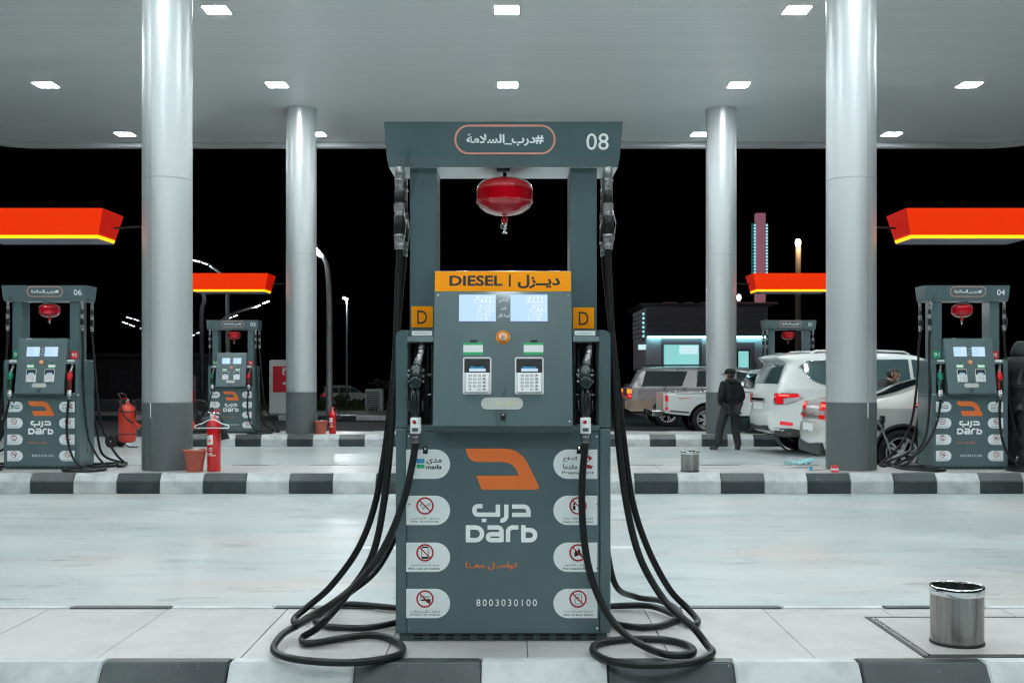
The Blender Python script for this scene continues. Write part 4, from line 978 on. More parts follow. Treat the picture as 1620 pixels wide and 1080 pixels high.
# large white off-road wagon seen from its rear quarter
suv = Car(5.05, .985, [(.16, .40), (.05, .46), (.0, .60), (.0, .72), (.05, .80), (.07, .95), (.10, 1.12), (.15, 1.24), (.26, 1.55), (.30, 1.66), (.18, 1.755), (.20, 1.79), (.40, 1.825), (.9, 1.85), (1.6, 1.86), (2.3, 1.84), (2.75, 1.79), (3.1, 1.62), (3.62, 1.27), (3.8, 1.22), (4.5, 1.16), (4.85, 1.08), (4.98, .92), (5.03, .7), (5.0, .5), (4.9, .38)], .36, [(1.02, .44), (4.02, .44)], 1.20, .26, .12, ((.62, .30), (.6, .3)))
def suv_extra(t, car):
    for sd in (-1, 1):
        mb = MB(); mb.tube([(.75, sd * .66, 1.845), (.85, sd * .66, 1.89), (1.7, sd * .67, 1.905), (2.5, sd * .66, 1.875), (2.6, sd * .66, 1.83)], .018, 'car_white', 8); mb.build('roof_rail', t)
        for x in (1.75, 2.75): mb = MB(); y = sd * (car.w(x, 1.1) + .02); mb.tube([(x - .11, y, 1.09), (x, y + sd * .018, 1.095), (x + .11, y, 1.09)], .014, 'chrome', 8); mb.build('door_handle', t)
    mb = MB(); mb.box(-.035, .02, -.36, .36, .98, 1.03, 'chrome', .01); mb.build('gate_trim', t)
    mb = MB(); mb.box(-.020, .04, -.27, .27, .82, .95, 'white_plastic', .006); mb.build('licence_plate', t)
    for sd in (-1, 1): mb = MB(); car.sheet(mb, [(.10, .36), (.9 - .26, .36), (.52, .46), (.3, .50), (.06, .50)], 'trim_dark', .006, .08, (sd,)); mb.build('bumper_skirt', t)
    for sd in (-1, 1):
        mb = MB(); car.sheet(mb, [(.13, .56), (.33, .545), (.33, .60), (.13, .63)], 'tail_red', .008, .06, (sd,)); mb.build('reflector', t)
    mb = MB(); mb.box(-.012, .10, -.50, .50, .44, .54, 'trim_dark', .02); mb.tube([(-.08, -.02, .48), (.1, -.02, .48)], .03, 'trim_dark', 10); mb.build('tow_bar', t)
    mb = MB(); zz = [(.62, 1.20), (2.6, 1.23)]; car.sheet(mb, [(.42, .965), (3.6, .985), (3.6, .995), (.42, .975)], 'trim_dark', .001, .3, (-1, 1)) if 0 else None
    for xx in (1.50, 2.52):
        for sd in (-1, 1): mb = MB(); car.sheet(mb, [(xx, .55), (xx + .009, .55), (xx + .009, 1.20), (xx, 1.20)], 'trim_dark', .002, .2, (sd,)); mb.build('door_gap', t)
    for sd in (-1, 1):
        mb = MB(); pts = [(1.40, 1.72), (.62, 1.70), (.46, 1.60), (.66, 1.36), (.90, 1.27), (1.42, 1.255)]
        mb.tube([(x, sd * (car.w(x, z) + .004), z) for x, z in pts], .012, 'chrome', 6); mb.build('window_trim', t)
SUVARGS = dict(car=suv, paint='car_white', wr=.38, side_glass=[[(.48, 1.61), (.66, 1.37), (.92, 1.27), (1.46, 1.26), (1.46, 1.72), (.62, 1.70)], [(1.54, 1.26), (2.50, 1.27), (2.50, 1.735), (1.54, 1.725)], [(2.56, 1.27), (3.40, 1.285), (3.0, 1.61), (2.80, 1.705), (2.56, 1.735)]],
    rear_glass=(((.155, 1.27), (.285, 1.64)), .90), front_glass=(((2.85, 1.74), (3.58, 1.30)), .86),
    side_lamps=[('tail_light', [([(.05, .93), (.22, .91), (.52, 1.03), (.44, 1.13), (.05, 1.13)], 'chrome', .006), ([(.06, .945), (.17, .93), (.17, 1.115), (.06, 1.115)], 'tail_red', .011), ([(.17, 1.04), (.44, 1.06), (.42, 1.115), (.17, 1.115)], 'tail_red', .011), ([(.18, .935), (.49, 1.035), (.44, 1.055), (.18, 1.03)], 'tail_clear', .011), ([(.12, 1.07), (.26, 1.075), (.26, 1.105), (.12, 1.105)], 'red_glow', .014)]), ('headlight', [([(4.6, .92), (4.9, .90), (4.85, 1.02), (4.55, 1.06)], 'tail_clear', .008)])],
    extra=suv_extra, glass='glass_teal')
big_suv = make_car('parked_car', 'large white off-road wagon parked with its tail lights lit behind the sedan', (4.60, 20.62, 0), R(5), **SUVARGS)

# champagne sedan being filled, tail behind the right column
sed = Car(5.05, .955, [(.20, .30), (.06, .36), (.0, .52), (.01, .70), (.06, .78), (.07, .96), (.12, 1.055), (.26, 1.085), (.70, 1.10), (1.12, 1.185), (1.60, 1.345), (2.08, 1.445), (2.55, 1.475), (3.0, 1.43), (3.5, 1.22), (3.9, 1.02), (4.55, .92), (4.9, .76), (5.02, .6), (5.0, .42), (4.88, .30)], .27, [(1.06, .385), (3.95, .385)], lambda x: .98, .42, .13, ((.66, .26), (.7, .3)))
def sed_extra(t, car):
    for sd in (-1, 1): mb = MB(); car.sheet(mb, [(.08, .285), (.60, .275), (.52, .44), (.30, .50), (.04, .50)], 'trim_dark', .006, .08, (sd,)); mb.build('bumper_skirt', t)
    mb = MB(); mb.box(-.012, .2, -.62, .62, .29, .48, 'trim_dark', .03); mb.build('diffuser_panel', t)
    for sd in (-1, 1): mb = MB(); car.strip(mb, 'tail_red', car.idx(.068, .82), car.idx(.115, 1.04), sd * .58, sd * .985, .008); car.strip(mb, 'tail_clear', car.idx(.068, .86), car.idx(.075, .93), sd * .60, sd * .97, .012); car.strip(mb, 'red_glow', car.idx(.08, .97), car.idx(.10, 1.01), sd * .66, sd * .97, .012); mb.build('tail_lamp', t)
    mb = MB(); mb.tube([(.02, -.55, .34), (.22, -.55, .34)], .05, 'chrome', 14); mb.build('exhaust_pipe', t)
    mb = MB(); mb.box(-.028, .03, -.40, .40, .86, .885, 'chrome', .006); mb.build('trunk_trim', t)
    mb = MB(); mb.box(-.030, .02, -.26, .26, .62, .74, 'white_plastic', .005); mb.build('licence_plate', t)
    for sd in (-1, 1):
        mb = MB(); car.sheet(mb, [(.16, .505), (.44, .485), (.44, .52), (.16, .545)], 'tail_red', .008, .06, (sd,)); mb.build('reflector', t)
        for x in (1.85, 2.85): mb = MB(); y = sd * (car.w(x, .86) + .02); mb.tube([(x - .1, y, .86), (x, y + sd * .015, .865), (x + .1, y, .86)], .013, 'chrome', 8); mb.build('door_handle', t)
    for xx in (1.62, 2.52):
        for sd in (-1, 1): mb = MB(); car.sheet(mb, [(xx, .36), (xx + .008, .36), (xx + .008, .97), (xx, .97)], 'trim_dark', .002, .2, (sd,)); mb.build('door_gap', t)
    ar = .385
    for sd in (-1, 1): mb = MB(); car.sheet(mb, [(1.06 + (ar + .040) * math.cos(a), .34 + (ar + .040) * math.sin(a)) for a in [math.pi * i / 16 for i in range(17)]] + [(1.06 + (ar + .002) * math.cos(a), .34 + (ar + .002) * math.sin(a)) for a in [math.pi * (16 - i) / 16 for i in range(17)]], 'trim_dark', .006, .08, (sd,)); mb.build('arch_shade', t)  # dark band round the arch stands in for the body's shadow
    mb = MB(); y = -(car.w(.72, .74) + .004); mb.M = Matrix.Translation((.72, y, .74)) @ Matrix.Rotation(R(90), 4, 'X'); mb.lathe([(.075, -.005), (.075, .003), (.03, .004)], 'trim_dark', seg=20); mb.build('fuel_filler', t)
sedan = make_car('parked_car', 'champagne sedan being refuelled behind the large right column', (4.45, 16.55, 0), 0, sed, 'car_champagne', .345,
    [[(1.20, 1.00), (1.60, .985), (1.60, 1.26), (1.52, 1.235)], [(1.66, .985), (2.50, .985), (2.50, 1.385), (2.1, 1.36), (1.66, 1.28)], [(2.55, .985), (3.55, .99), (3.05, 1.32), (2.55, 1.39)]],
    (((.78, 1.11), (1.80, 1.40)), .66), (((2.95, 1.44), (3.8, 1.06)), .82),
    [('tail_light', [([(.04, .83), (.28, .80), (.52, .97), (.40, 1.035), (.14, 1.03)], 'tail_red', .006), ([(.10, .855), (.27, .83), (.38, .92), (.16, .94)], 'tail_clear', .011), ([(.16, .965), (.44, .975), (.39, 1.015), (.20, 1.01)], 'red_glow', .011)]), ('headlight', [([(4.3, .72), (4.8, .66), (4.7, .78), (4.3, .84)], 'tail_clear', .008)]),
     ('quarter_reflection', [([(1.20, .99), (1.58, .99), (1.58, 1.17)], 'glass', .008), ([(1.20, .99), (1.58, 1.17), (1.58, 1.19), (1.18, .995)], 'red_glow', .010)])],  # red reflection in the quarter glass, imitated by a glowing strip
    sed_extra)

# white pickup beyond the third island
pick = Car(5.2, .88, [(.04, .52), (.0, .58), (.0, .98), (.03, 1.005), (.10, 1.01), (.22, 1.01), (1.0, 1.01), (1.9, 1.01), (2.08, 1.01), (2.16, 1.012), (2.20, 1.06), (2.24, 1.18), (2.31, 1.42), (2.42, 1.56), (2.62, 1.595), (2.9, 1.60), (3.4, 1.58), (3.65, 1.52), (4.05, 1.14), (4.25, 1.06), (4.95, 1.0), (5.12, .85), (5.16, .6), (5.05, .45)], .46, [(1.02, .43), (4.1, .43)], 1.0, .30, .05, ((.25, .05), (.6, .22)), .05, .015)
def pick_extra(t, car):
    mb = MB(); mb.box(-.32, -.05, -.86, .86, .44, .60, 'chrome', .03); mb.box(-.33, -.2, -.20, .20, .50, .58, 'trim_dark', .01)
    for s_ in (-1, 1): mb.box(-.06, .25, s_ * .4 - .04, s_ * .4 + .04, .44, .52, 'trim_dark')
    mb.build('rear_bumper', t)
    mb = MB(); mb.box(-.018, .01, -.70, .70, .60, .99, 'pickup_white', .01); mb.M = Matrix.Translation((-.020, 0, 0)) @ Matrix(((0, 0, -1, 0), (-1, 0, 0, 0), (0, 1, 0, 0), (0, 0, 0, 1))); mb.poly([(.2, .70), (.5, .70), (.5, .82), (.2, .82)], .0, 'coral_print'); mb.build('tailgate', t)
    for sd in (-1, 1):
        mb = MB(); car.sheet(mb, [(.01, .99), (2.15, .99), (2.15, 1.006), (.01, 1.006)], 'trim_dark', .004, .3, (sd,)); mb.tube([(.05, sd * .80, 1.035), (2.1, sd * .80, 1.035)], .012, 'steel', 8)
        for x in (.3, .9, 1.6): mb.box(x - .02, x + .02, sd * .86 - .015, sd * .86 + .015, .94, .97, 'chrome')
        mb.build('bed_rail', t)
        mb = MB(); car.sheet(mb, [(.12, .56), (.95 - .36, .52), (.95 - .36, .555), (.12, .595)], 'trim_dark', .01, .1, (sd,)); mb.build('side_moulding', t)
        mb = MB(); car.sheet(mb, [(.32, .87), (.62, .88), (.62, .905), (.32, .90)], 'coral_print', .002, .1, (sd,)); mb.build('side_stripe', t)
pickup = make_car('pickup_truck', 'white pickup with chrome rear bumper beyond the man in black', (3.74, 27.9, 0), 0, pick, 'pickup_white', .36,
    [[(2.42, 1.06), (3.05, 1.06), (3.05, 1.50), (2.52, 1.50)], [(3.10, 1.06), (3.85, 1.08), (3.62, 1.40), (3.5, 1.49), (3.10, 1.50)]], (((2.24, 1.12), (2.36, 1.46)), .8), (((3.68, 1.50), (4.05, 1.16)), .85),
    [('tail_light', [([(.012, .80), (.075, .80), (.075, .96), (.012, .96)], 'tail_red', .008), ([(.012, .68), (.075, .68), (.075, .79), (.012, .79)], 'tail_clear', .008), ([(.012, .60), (.075, .60), (.075, .67), (.012, .67)], 'tail_red', .008)])], pick_extra, spokes=6)

# silver and tan estate farther back
est = Car(5.6, .98, [(.08, .50), (.0, .56), (.0, .80), (.05, .86), (.06, 1.08), (.10, 1.14), (.30, 1.50), (.42, 1.62), (.7, 1.66), (2.0, 1.68), (3.3, 1.66), (3.6, 1.60), (4.15, 1.22), (4.35, 1.16), (5.2, 1.08), (5.45, .95), (5.55, .7), (5.4, .46)], .42, [(1.15, .46), (4.4, .46)], 1.10, .26, .10, ((.35, .12), (.6, .25)))
def est_extra(t, car):
    mb = MB(); car.sheet(mb, [(.02, .50), (.15, .44), (.70, .44), (.78, .72), (.95, .87), (.70, .80), (.55, .76), (.04, .76)], 'car_tan', .006, .08); car.sheet(mb, [(1.6, .44), (3.9, .44), (3.9, .70), (1.6, .70)], 'car_tan', .006, .12); mb.box(-.03, .06, -.8, .8, .50, .74, 'car_tan', .03); mb.build('lower_cladding', t)
    for sd in (-1, 1):
        mb = MB(); mb.tube([(.6, sd * .62, 1.70), (.7, sd * .62, 1.735), (3.1, sd * .62, 1.745), (3.2, sd * .62, 1.70)], .018, 'trim_dark', 8); mb.build('roof_rail', t)
        mb = MB(); y = sd * (car.w(2.25, 1.0) + .02); mb.box(2.16, 2.36, min(y, y - sd * .02), max(y, y - sd * .02), .975, 1.01, 'trim_dark', .006); mb.build('door_handle', t)
estate = make_car('parked_car', 'silver and tan estate with dark windows beyond the white pickup', (3.22, 32.0, 0), 0, est, 'car_silver', .38,
    [[(.42, 1.14), (1.55, 1.14), (1.72, 1.56), (.55, 1.58)], [(1.95, 1.13), (2.95, 1.13), (2.95, 1.57), (2.02, 1.57)], [(3.02, 1.13), (3.95, 1.15), (3.55, 1.50), (3.02, 1.57)]], (((.14, 1.20), (.36, 1.55)), .86), (((3.62, 1.58), (4.1, 1.26)), .86),
    [('tail_light', [([(.015, .80), (.14, .79), (.14, .93), (.015, .93)], 'tail_red', .010), ([(.015, .94), (.14, .94), (.14, 1.06), (.015, 1.06)], 'amber', .010), ([(.05, .84), (.12, .84), (.12, .90), (.05, .90)], 'red_glow', .014)])], est_extra)
mb = MB(); e_ = None

far = copy_tree(big_suv); far.location = (-17.3, 100, -1.35); far.rotation_euler = (0, 0, R(18)); far['label'] = 'small distant white wagon parked beyond the planted strip on the left'

# ------------------------------------------------------------------ people
def skin(nodes, edges, sub=2):
    """continuous skinned surface: nodes {name: (pos, radius)}, edges list of name pairs, first node is the root"""
    names = list(nodes); me = bpy.data.meshes.new('s'); me.from_pydata([nodes[n][0] for n in names], [(names.index(a), names.index(b)) for a, b in edges], [])
    o = bpy.data.objects.new('s', me); C.objects.link(o)
    m1 = o.modifiers.new('skin', 'SKIN'); m1.use_smooth_shade = True
    m2 = o.modifiers.new('sub', 'SUBSURF'); m2.levels = sub; m2.render_levels = sub
    for i, n in enumerate(names):
        r = nodes[n][1]; me.skin_vertices[0].data[i].radius = r if isinstance(r, tuple) else (r, r)
        me.skin_vertices[0].data[i].use_root = (i == 0)
    e = o.evaluated_get(bpy.context.evaluated_depsgraph_get()); m = bpy.data.meshes.new_from_object(e)
    vs = [v.co.copy() for v in m.vertices]; fs = [tuple(p.vertices) for p in m.polygons]
    bpy.data.objects.remove(o); bpy.data.meshes.remove(m); return vs, fs
def hand_nodes(nd, ed, side, wrist, d, up, sx):
    """palm and five bent fingers; d: finger direction, up: back of the hand, sx: thumb side"""
    d, up, sx = Vector(d).normalized(), Vector(up).normalized(), Vector(sx).normalized(); w = Vector(wrist)
    p = w + d * .05; nd[side + 'palm'] = (tuple(p), (.030, .018)); ed.append((side + 'wrist', side + 'palm'))
    k = w + d * .09; nd[side + 'knuckle'] = (tuple(k), (.034, .014)); ed.append((side + 'palm', side + 'knuckle'))
    for i, (o_, l) in enumerate(((.030, .062), (.010, .072), (-.011, .067), (-.031, .050))):
        a = k + sx * o_ + d * .012; b = a + d * l * .55 - up * .012; c = a + d * l * .85 - up * .038
        for q, (v, r) in enumerate(((a, .0095), (b, .0085), (c, .0075))): nd['%sf%d%d' % (side, i, q)] = (tuple(v), r)
        ed += [(side + 'knuckle', '%sf%d0' % (side, i)), ('%sf%d0' % (side, i), '%sf%d1' % (side, i)), ('%sf%d1' % (side, i), '%sf%d2' % (side, i))]
    a = w + d * .03 + sx * .034; b = a + d * .035 + sx * .014 - up * .01; nd[side + 't0'] = (tuple(a), .011); nd[side + 't1'] = (tuple(b), .009); ed += [(side + 'palm', side + 't0'), (side + 't0', side + 't1')]

def person(label, loc, rz, J, top, bottom, headwear, lean=0, scale=1.0, facing=(0, 1, 0)):
    """J: joint positions in metres, the figure faces +y"""
    t = thing('person', label, 'person', loc, rz); t.scale = (scale,) * 3
    V = {k: Vector(v) for k, v in J.items() if k != 'turn'}
    n = {'pelvis': (V['pelvis'], (.110, .085)), 'waist': (V['waist'], (.105, .080)), 'chest': (V['chest'], (.130, .090)), 'neck': (V['neck'], .055), 'skull0': (V['head'] - Vector((0, 0, .055)), (.068, .080)), 'skull1': (V['head'] + Vector((0, .0, .03)), (.078, .096)), 'skull2': (V['head'] + Vector((0, -.008, .085)), (.060, .074))}
    e = [('pelvis', 'waist'), ('waist', 'chest'), ('chest', 'neck'), ('neck', 'skull0'), ('skull0', 'skull1'), ('skull1', 'skull2')]
    for s_ in 'lr':
        n[s_ + 'sh'] = (V[s_ + 'sh'], .050); n[s_ + 'el'] = (V[s_ + 'el'], .038); n[s_ + 'wrist'] = (V[s_ + 'wr'], (.029, .024))
        n[s_ + 'hip'] = (V[s_ + 'hip'], .072); n[s_ + 'kn'] = (V[s_ + 'kn'], .048); n[s_ + 'an'] = (V[s_ + 'an'], .030); n[s_ + 'toe'] = (V[s_ + 'toe'], (.030, .020))
        e += [('chest', s_ + 'sh'), (s_ + 'sh', s_ + 'el'), (s_ + 'el', s_ + 'wrist'), ('pelvis', s_ + 'hip'), (s_ + 'hip', s_ + 'kn'), (s_ + 'kn', s_ + 'an'), (s_ + 'an', s_ + 'toe')]
        d = V[s_ + 'wr'] - V[s_ + 'el']; sx = Vector((-1 if s_ == 'r' else 1, .4, 0)); hand_nodes(n, e, s_, V[s_ + 'wr'], d, Vector((1 if s_ == 'r' else -1, 0, .3)), Vector((0, 1, .2)))
    vs, fs = skin({k: (tuple(v[0]), v[1]) for k, v in n.items()}, e)
    # face: brow, nose, lips, chin and ears are pulled out of the head surface
    H = V['head']; ry = Matrix.Rotation(J.get('turn', 0), 3, 'Z')
    mb = MB(); mb.add(vs, fs, 'skin', True)
    def fp(x, y, z): return tuple(H + ry @ Vector((x, y, z)))
    mb.tube([fp(0, .088, .035), fp(0, .104, .005), fp(0, .112, -.012), fp(0, .092, -.020)], .01, 'skin', 8, True, [.008, .011, .014, .010])
    mb.tube([fp(-.024, .080, -.046), fp(0, .090, -.044), fp(.024, .080, -.046)], .007, 'coral_print', 6)
    mb.tube([fp(0, .060, -.085), fp(0, .080, -.078)], .024, 'skin', 8)
    for s_ in (-1, 1):
        mb.tube([fp(s_ * .045, .082, .042), fp(s_ * .022, .090, .046)], .006, 'hair', 6)
        mb.tube([fp(s_ * .034, .078, .024), fp(s_ * .033, .088, .024)], .009, 'white_plastic', 8); mb.tube([fp(s_ * .033, .086, .024), fp(s_ * .033, .090, .024)], .005, 'dark_gap', 8)
        mb.tube([fp(s_ * .078, .000, .045), fp(s_ * .090, -.010, .030), fp(s_ * .088, -.006, .000), fp(s_ * .076, .006, -.018)], .010, 'skin', 8)
    mb.build('body', t)
    # clothing
    def cloth(name, keys, ed, grow, mat, cuts=None):
        nn = {k: (tuple(n[k][0] if not (cuts and k in cuts) else cuts[k]), tuple(r + g_ for r, g_ in zip(n[k][1] if isinstance(n[k][1], tuple) else (n[k][1],) * 2, ((grow + (.02 if k in ('pelvis', 'waist', 'chest') else 0),) * 2)))) for k in keys}
        vs, fs = skin(nn, ed); m = MB()
        out = []
        for v in vs:
            q = math.sin(v.z * 46 + v.x * 13) * .006 + math.sin(v.z * 27 - v.x * 31 + v.y * 17) * .006; out.append(v + Vector((q * .7, q, 0)))
        m.add(out, fs, mat, True); return m
    n['hem'] = (V['pelvis'] + Vector((0, -.005, -.075)), (.118, .092)); up = ['pelvis', 'hem', 'waist', 'chest', 'neck'] + [s_ + k for s_ in 'lr' for k in ('sh', 'el', 'wrist')]
    cuts = {'neck': V['neck'] - Vector((0, 0, .015)), 'lwrist': V['lwr'] + (V['lel'] - V['lwr']) * .06, 'rwrist': V['rwr'] + (V['rel'] - V['rwr']) * .06}
    m = cloth('jacket', up, [('pelvis', 'hem'), ('pelvis', 'waist'), ('waist', 'chest'), ('chest', 'neck')] + [(a, b) for s_ in 'lr' for a, b in (('chest', s_ + 'sh'), (s_ + 'sh', s_ + 'el'), (s_ + 'el', s_ + 'wrist'))], .046, top, cuts)
    m.build('jacket', t)
    lo = ['pelvis'] + [s_ + k for s_ in 'lr' for k in ('hip', 'kn', 'an')]
    m = cloth('trousers', lo, [(a, b) for s_ in 'lr' for a, b in (('pelvis', s_ + 'hip'), (s_ + 'hip', s_ + 'kn'), (s_ + 'kn', s_ + 'an'))], .044, bottom, {s_ + 'an': V[s_ + 'an'] - Vector((0, .01, .03)) for s_ in 'lr'}); m.build('trousers', t)
    for s_ in 'lr':
        vs, fs = skin({'h': (tuple(V[s_ + 'an'] + Vector((0, -.03, -.035))), .045), 'm': (tuple((V[s_ + 'an'] + V[s_ + 'toe']) / 2 + Vector((0, 0, -.01))), .046), 't': (tuple(V[s_ + 'toe'] + Vector((0, .02, -.005))), (.040, .032))}, [('h', 'm'), ('m', 't')]); m = MB(); m.add([Vector((v.x, v.y, max(.002, v.z))) for v in vs], fs, 'shoe', True); m.build('shoe', t)
    m = MB()
    if headwear == 'cap':
        m.M = Matrix.Translation(H) @ ry.to_4x4(); m.lathe([(.096, .022), (.102, .03), (.100, .07), (.085, .105), (.050, .128), (.0001, .134)], 'jacket_black', seg=24, sy=1.12)
        m.M = m.M @ Matrix.Rotation(R(-8), 4, 'X'); m.prism([(-.075, .085), (-.06, .15), (-.025, .180), (.025, .180), (.06, .15), (.075, .085)], .030, .040, 'jacket_black', .003); m.build('cap', t)
        m = MB(); m.M = Matrix.Translation(H) @ ry.to_4x4(); m.lathe([(.070, -.07), (.086, -.03), (.090, .03)], 'hair', seg=20, sy=1.05); hv = m
        # hair only at the back and sides
        keep = [i for i, f in enumerate(hv.f) if sum((hv.v[q] - H).dot(ry @ Vector((0, 1, 0))) for q in f) / len(f) < .015]
        hv.f = [hv.f[i] for i in keep]; hv.m = [hv.m[i] for i in keep]; hv.sm = [hv.sm[i] for i in keep]; hv.build('hair', t)
        # hood lying on the back
        m = MB(); m.tube([tuple(V['neck'] + Vector((.11 * math.cos(a), .085 * math.sin(a) - .02, .0 + .015 * math.sin(a)))) for a in [R(150 + 24 * i) for i in range(11)]], .045, top, 10, True, [.02, .035, .044, .05, .056, .06, .056, .05, .044, .035, .02]); m.build('hood', t)
    elif headwear == 'hood':
        vs, fs = skin({'b': (tuple(V['neck'] + Vector((0, -.02, -.045))), .150), 'm': (tuple(H + ry @ Vector((0, -.025, .03))), (.118, .130)), 't': (tuple(H + ry @ Vector((0, -.005, .120))), (.078, .10))}, [('b', 'm'), ('m', 't')])
        f = ry @ Vector((0, 1, 0)); out = []
        for v in vs:
            d = (v - H).dot(f)
            if d > .085 and v.z > H.z - .12: v = v - f * (d - .085) * 1.0
            out.append(v)
        m.add(out, fs, top, True); keep = [i for i, fc in enumerate(m.f) if not (sum((m.v[q] - H).dot(f) for q in fc) / len(fc) > .078 and abs(sum((m.v[q] - H).z for q in fc) / len(fc)) < .085)]
        m.f = [m.f[i] for i in keep]; m.m = [m.m[i] for i in keep]; m.sm = [m.sm[i] for i in keep]; m.build('hood', t)
        m = MB(); m.M = Matrix.Translation(H); m.lathe([(.080, .02), (.086, .06), (.066, .105), (.0001, .12)], 'hair', seg=20, sy=1.1); m.build('hair', t)
    else:
        m.M = Matrix.Translation(H) @ ry.to_4x4() @ Matrix.Rotation(R(18), 4, 'X'); m.lathe([(.070, -.05), (.087, -.02), (.090, .04), (.078, .088), (.045, .112), (.0001, .118)], 'hair', seg=24, sy=1.14)
        f = ry @ Vector((0, 1, 0)); keep = [i for i, fc in enumerate(m.f) if not (sum((m.v[q] - H).dot(f) for q in fc) / len(fc) > .055 and sum((m.v[q] - H).z for q in fc) / len(fc) < .075) and not (sum((m.v[q] - H).dot(f) for q in fc) / len(fc) > .012 and sum((m.v[q] - H).z for q in fc) / len(fc) < .035)]
        m.f = [m.f[i] for i in keep]; m.m = [m.m[i] for i in keep]; m.sm = [m.sm[i] for i in keep]; m.build('hair', t)
    return t
stand = dict(pelvis=(0, 0, .90), waist=(0, .0, 1.03), chest=(0, -.005, 1.25), neck=(0, .0, 1.42), head=(0, .02, 1.54),
    lsh=(-.175, -.01, 1.34), lel=(-.235, -.06, 1.08), lwr=(-.20, .08, .90), rsh=(.175, -.01, 1.34), rel=(.235, -.06, 1.08), rwr=(.20, .08, .90),
    lhip=(-.09, 0, .86), lkn=(-.10, .03, .47), lan=(-.115, -.02, .085), ltoe=(-.13, .13, .04), rhip=(.09, 0, .86), rkn=(.10, .03, .47), ran=(.115, -.02, .085), rtoe=(.13, .13, .04))
p1 = dict(stand); p1.update(turn=R(48), lhip=(-.10, .02, .86), rhip=(.10, -.01, .86), lel=(-.25, -.05, 1.08), lwr=(-.16, .10, .93), rel=(.25, -.05, 1.08), rwr=(.17, .11, .93), lan=(-.27, .10, .085), ltoe=(-.33, .24, .04), lkn=(-.18, .11, .47), rkn=(.12, .03, .47), ran=(.12, -.10, .085), rtoe=(.16, .05, .04))
person('man in black hooded jacket and cap standing left of the white wagon', (4.22, 21.35, .0), R(20), p1, 'jacket_black', 'trousers_grey', 'cap', scale=.945)
p2 = dict(stand); p2.update(turn=R(-5), head=(0, .085, 1.50), neck=(0, .035, 1.41), chest=(0, .0, 1.25), rel=(.24, .05, 1.10), rwr=(.10, .27, 1.10), lel=(-.24, .05, 1.10), lwr=(-.10, .27, 1.12))
person('hooded man in dark jacket bent over his hands beside dispenser 04', (6.60, 14.42, IZ), R(-72), p2, 'jacket_grey', 'trousers_grey', 'hood', scale=1.02)
p3 = dict(stand); p3.update(turn=R(-10), head=(0, .14, 1.46), neck=(0, .07, 1.38), chest=(0, .03, 1.23))
person('dark-haired man leaning between the sedan and the white wagon', (6.18, 18.35, 0), R(-108), p3, 'jacket_grey', 'trousers_grey', 'none', scale=.99)

# ------------------------------------------------------------------ small things on the islands
def bin_(loc, label):
    t = thing('waste_bin', label, 'waste bin', loc, 0, 'round steel waste bins on the islands')
    mb = MB(); mb.lathe([(.121, .016), (.1215, .20), (.1225, .203)], 'brushed', seg=48, caps=False); mb.lathe([(.112, .232), (.112, .03), (.0001, .03)], 'dark_gap', seg=40, caps=False); mb.build('body', t)
    mb = MB(); mb.lathe([(.1225, .203), (.125, .206), (.1255, .232), (.1225, .238), (.116, .238), (.113, .232)], 'chrome', seg=48, caps=False); mb.build('rim', t)
    mb = MB(); mb.lathe([(.122, 0), (.125, .004), (.125, .014), (.121, .018)], 'black_plastic', seg=48); mb.build('base', t)
    mb = MB(); n = 44; vs = []
    for k, (rr, z) in enumerate(((.114, .236), (.108, .19), (.098, .12), (.094, .05))):
        for i in range(n): a = 2 * math.pi * i / n; q = rr - random.uniform(0, .010) * (k > 0); vs.append((q * math.cos(a), q * math.sin(a), z))
    mb.add(vs, [(k * n + (i + 1) % n, k * n + i, (k + 1) * n + i, (k + 1) * n + (i + 1) % n) for k in range(3) for i in range(n)], 'black_plastic', False); mb.build('liner', t)
    return t
b1_ = bin_((1.995, 4.96, IZ), 'large steel waste bin with dark liner on the near island')
c = copy_tree(b1_); c.location = (2.23, 13.86, IZ); c.scale = (.94, .94, 1.08); b1_.scale = (.94, .94, 1.10); c['label'] = 'small-looking steel waste bin on the second island kerb'
mb = MB()
for x0, x1, y0, y1 in ((1.755, 1.775, 4.72, 5.50), (1.755, 2.9, 4.715, 4.732), (1.755, 2.9, 5.488, 5.505), (2.88, 2.9, 4.72, 5.50)): mb.box(x0, x1, y0, y1, IZ, IZ + .003, 'trim_dark')
for x0, x1, y0, y1 in ((1.784, 1.792, 4.742, 5.48), (1.784, 2.872, 4.742, 4.748)): mb.box(x0, x1, y0, y1, IZ, IZ + .0055, 'steel')
mb.box(1.80, 2.865, 4.755, 5.475, IZ, IZ + .004, 'tile'); tag(mb.build('manhole_cover'), 'square tiled inspection cover in a dark metal frame under the near bin', 'manhole cover')

def bucket(loc, label):
    t = thing('fire_bucket', label, 'bucket', loc, R(15), 'red fire buckets beside the columns')
    mb = MB(); mb.lathe([(.094, 0), (.097, .004), (.138, .255), (.147, .258), (.149, .268), (.146, .274), (.136, .272), (.092, .012), (.0001, .010)], 'bucket_pink', seg=36); mb.lathe([(.1192, .150), (.1212, .153), (.1202, .157)], 'bucket_pink', seg=36); mb.build('pail', t)
    mb = MB(); mb.lathe([(.128, .225), (.06, .235), (.0001, .238)], 'soil', seg=24); mb.build('sand', t)
    mb = MB(); mb.tube([(.143, 0, .262), (.12, -.06, .285), (.0, -.150, .280), (-.12, -.06, .285), (-.143, 0, .262)], .004, 'steel', 8); mb.tube([(.03, -.147, .281), (-.03, -.147, .281)], .010, 'pole_brown', 8); mb.build('handle', t)
    return t
b_ = bucket((-3.975, 13.86, IZ), 'faded red pail at the foot of the large left column')
c = copy_tree(b_); c.location = (-3.93, 22.75, IZ); c['label'] = 'distant faded red pail at the foot of the slimmer left column'

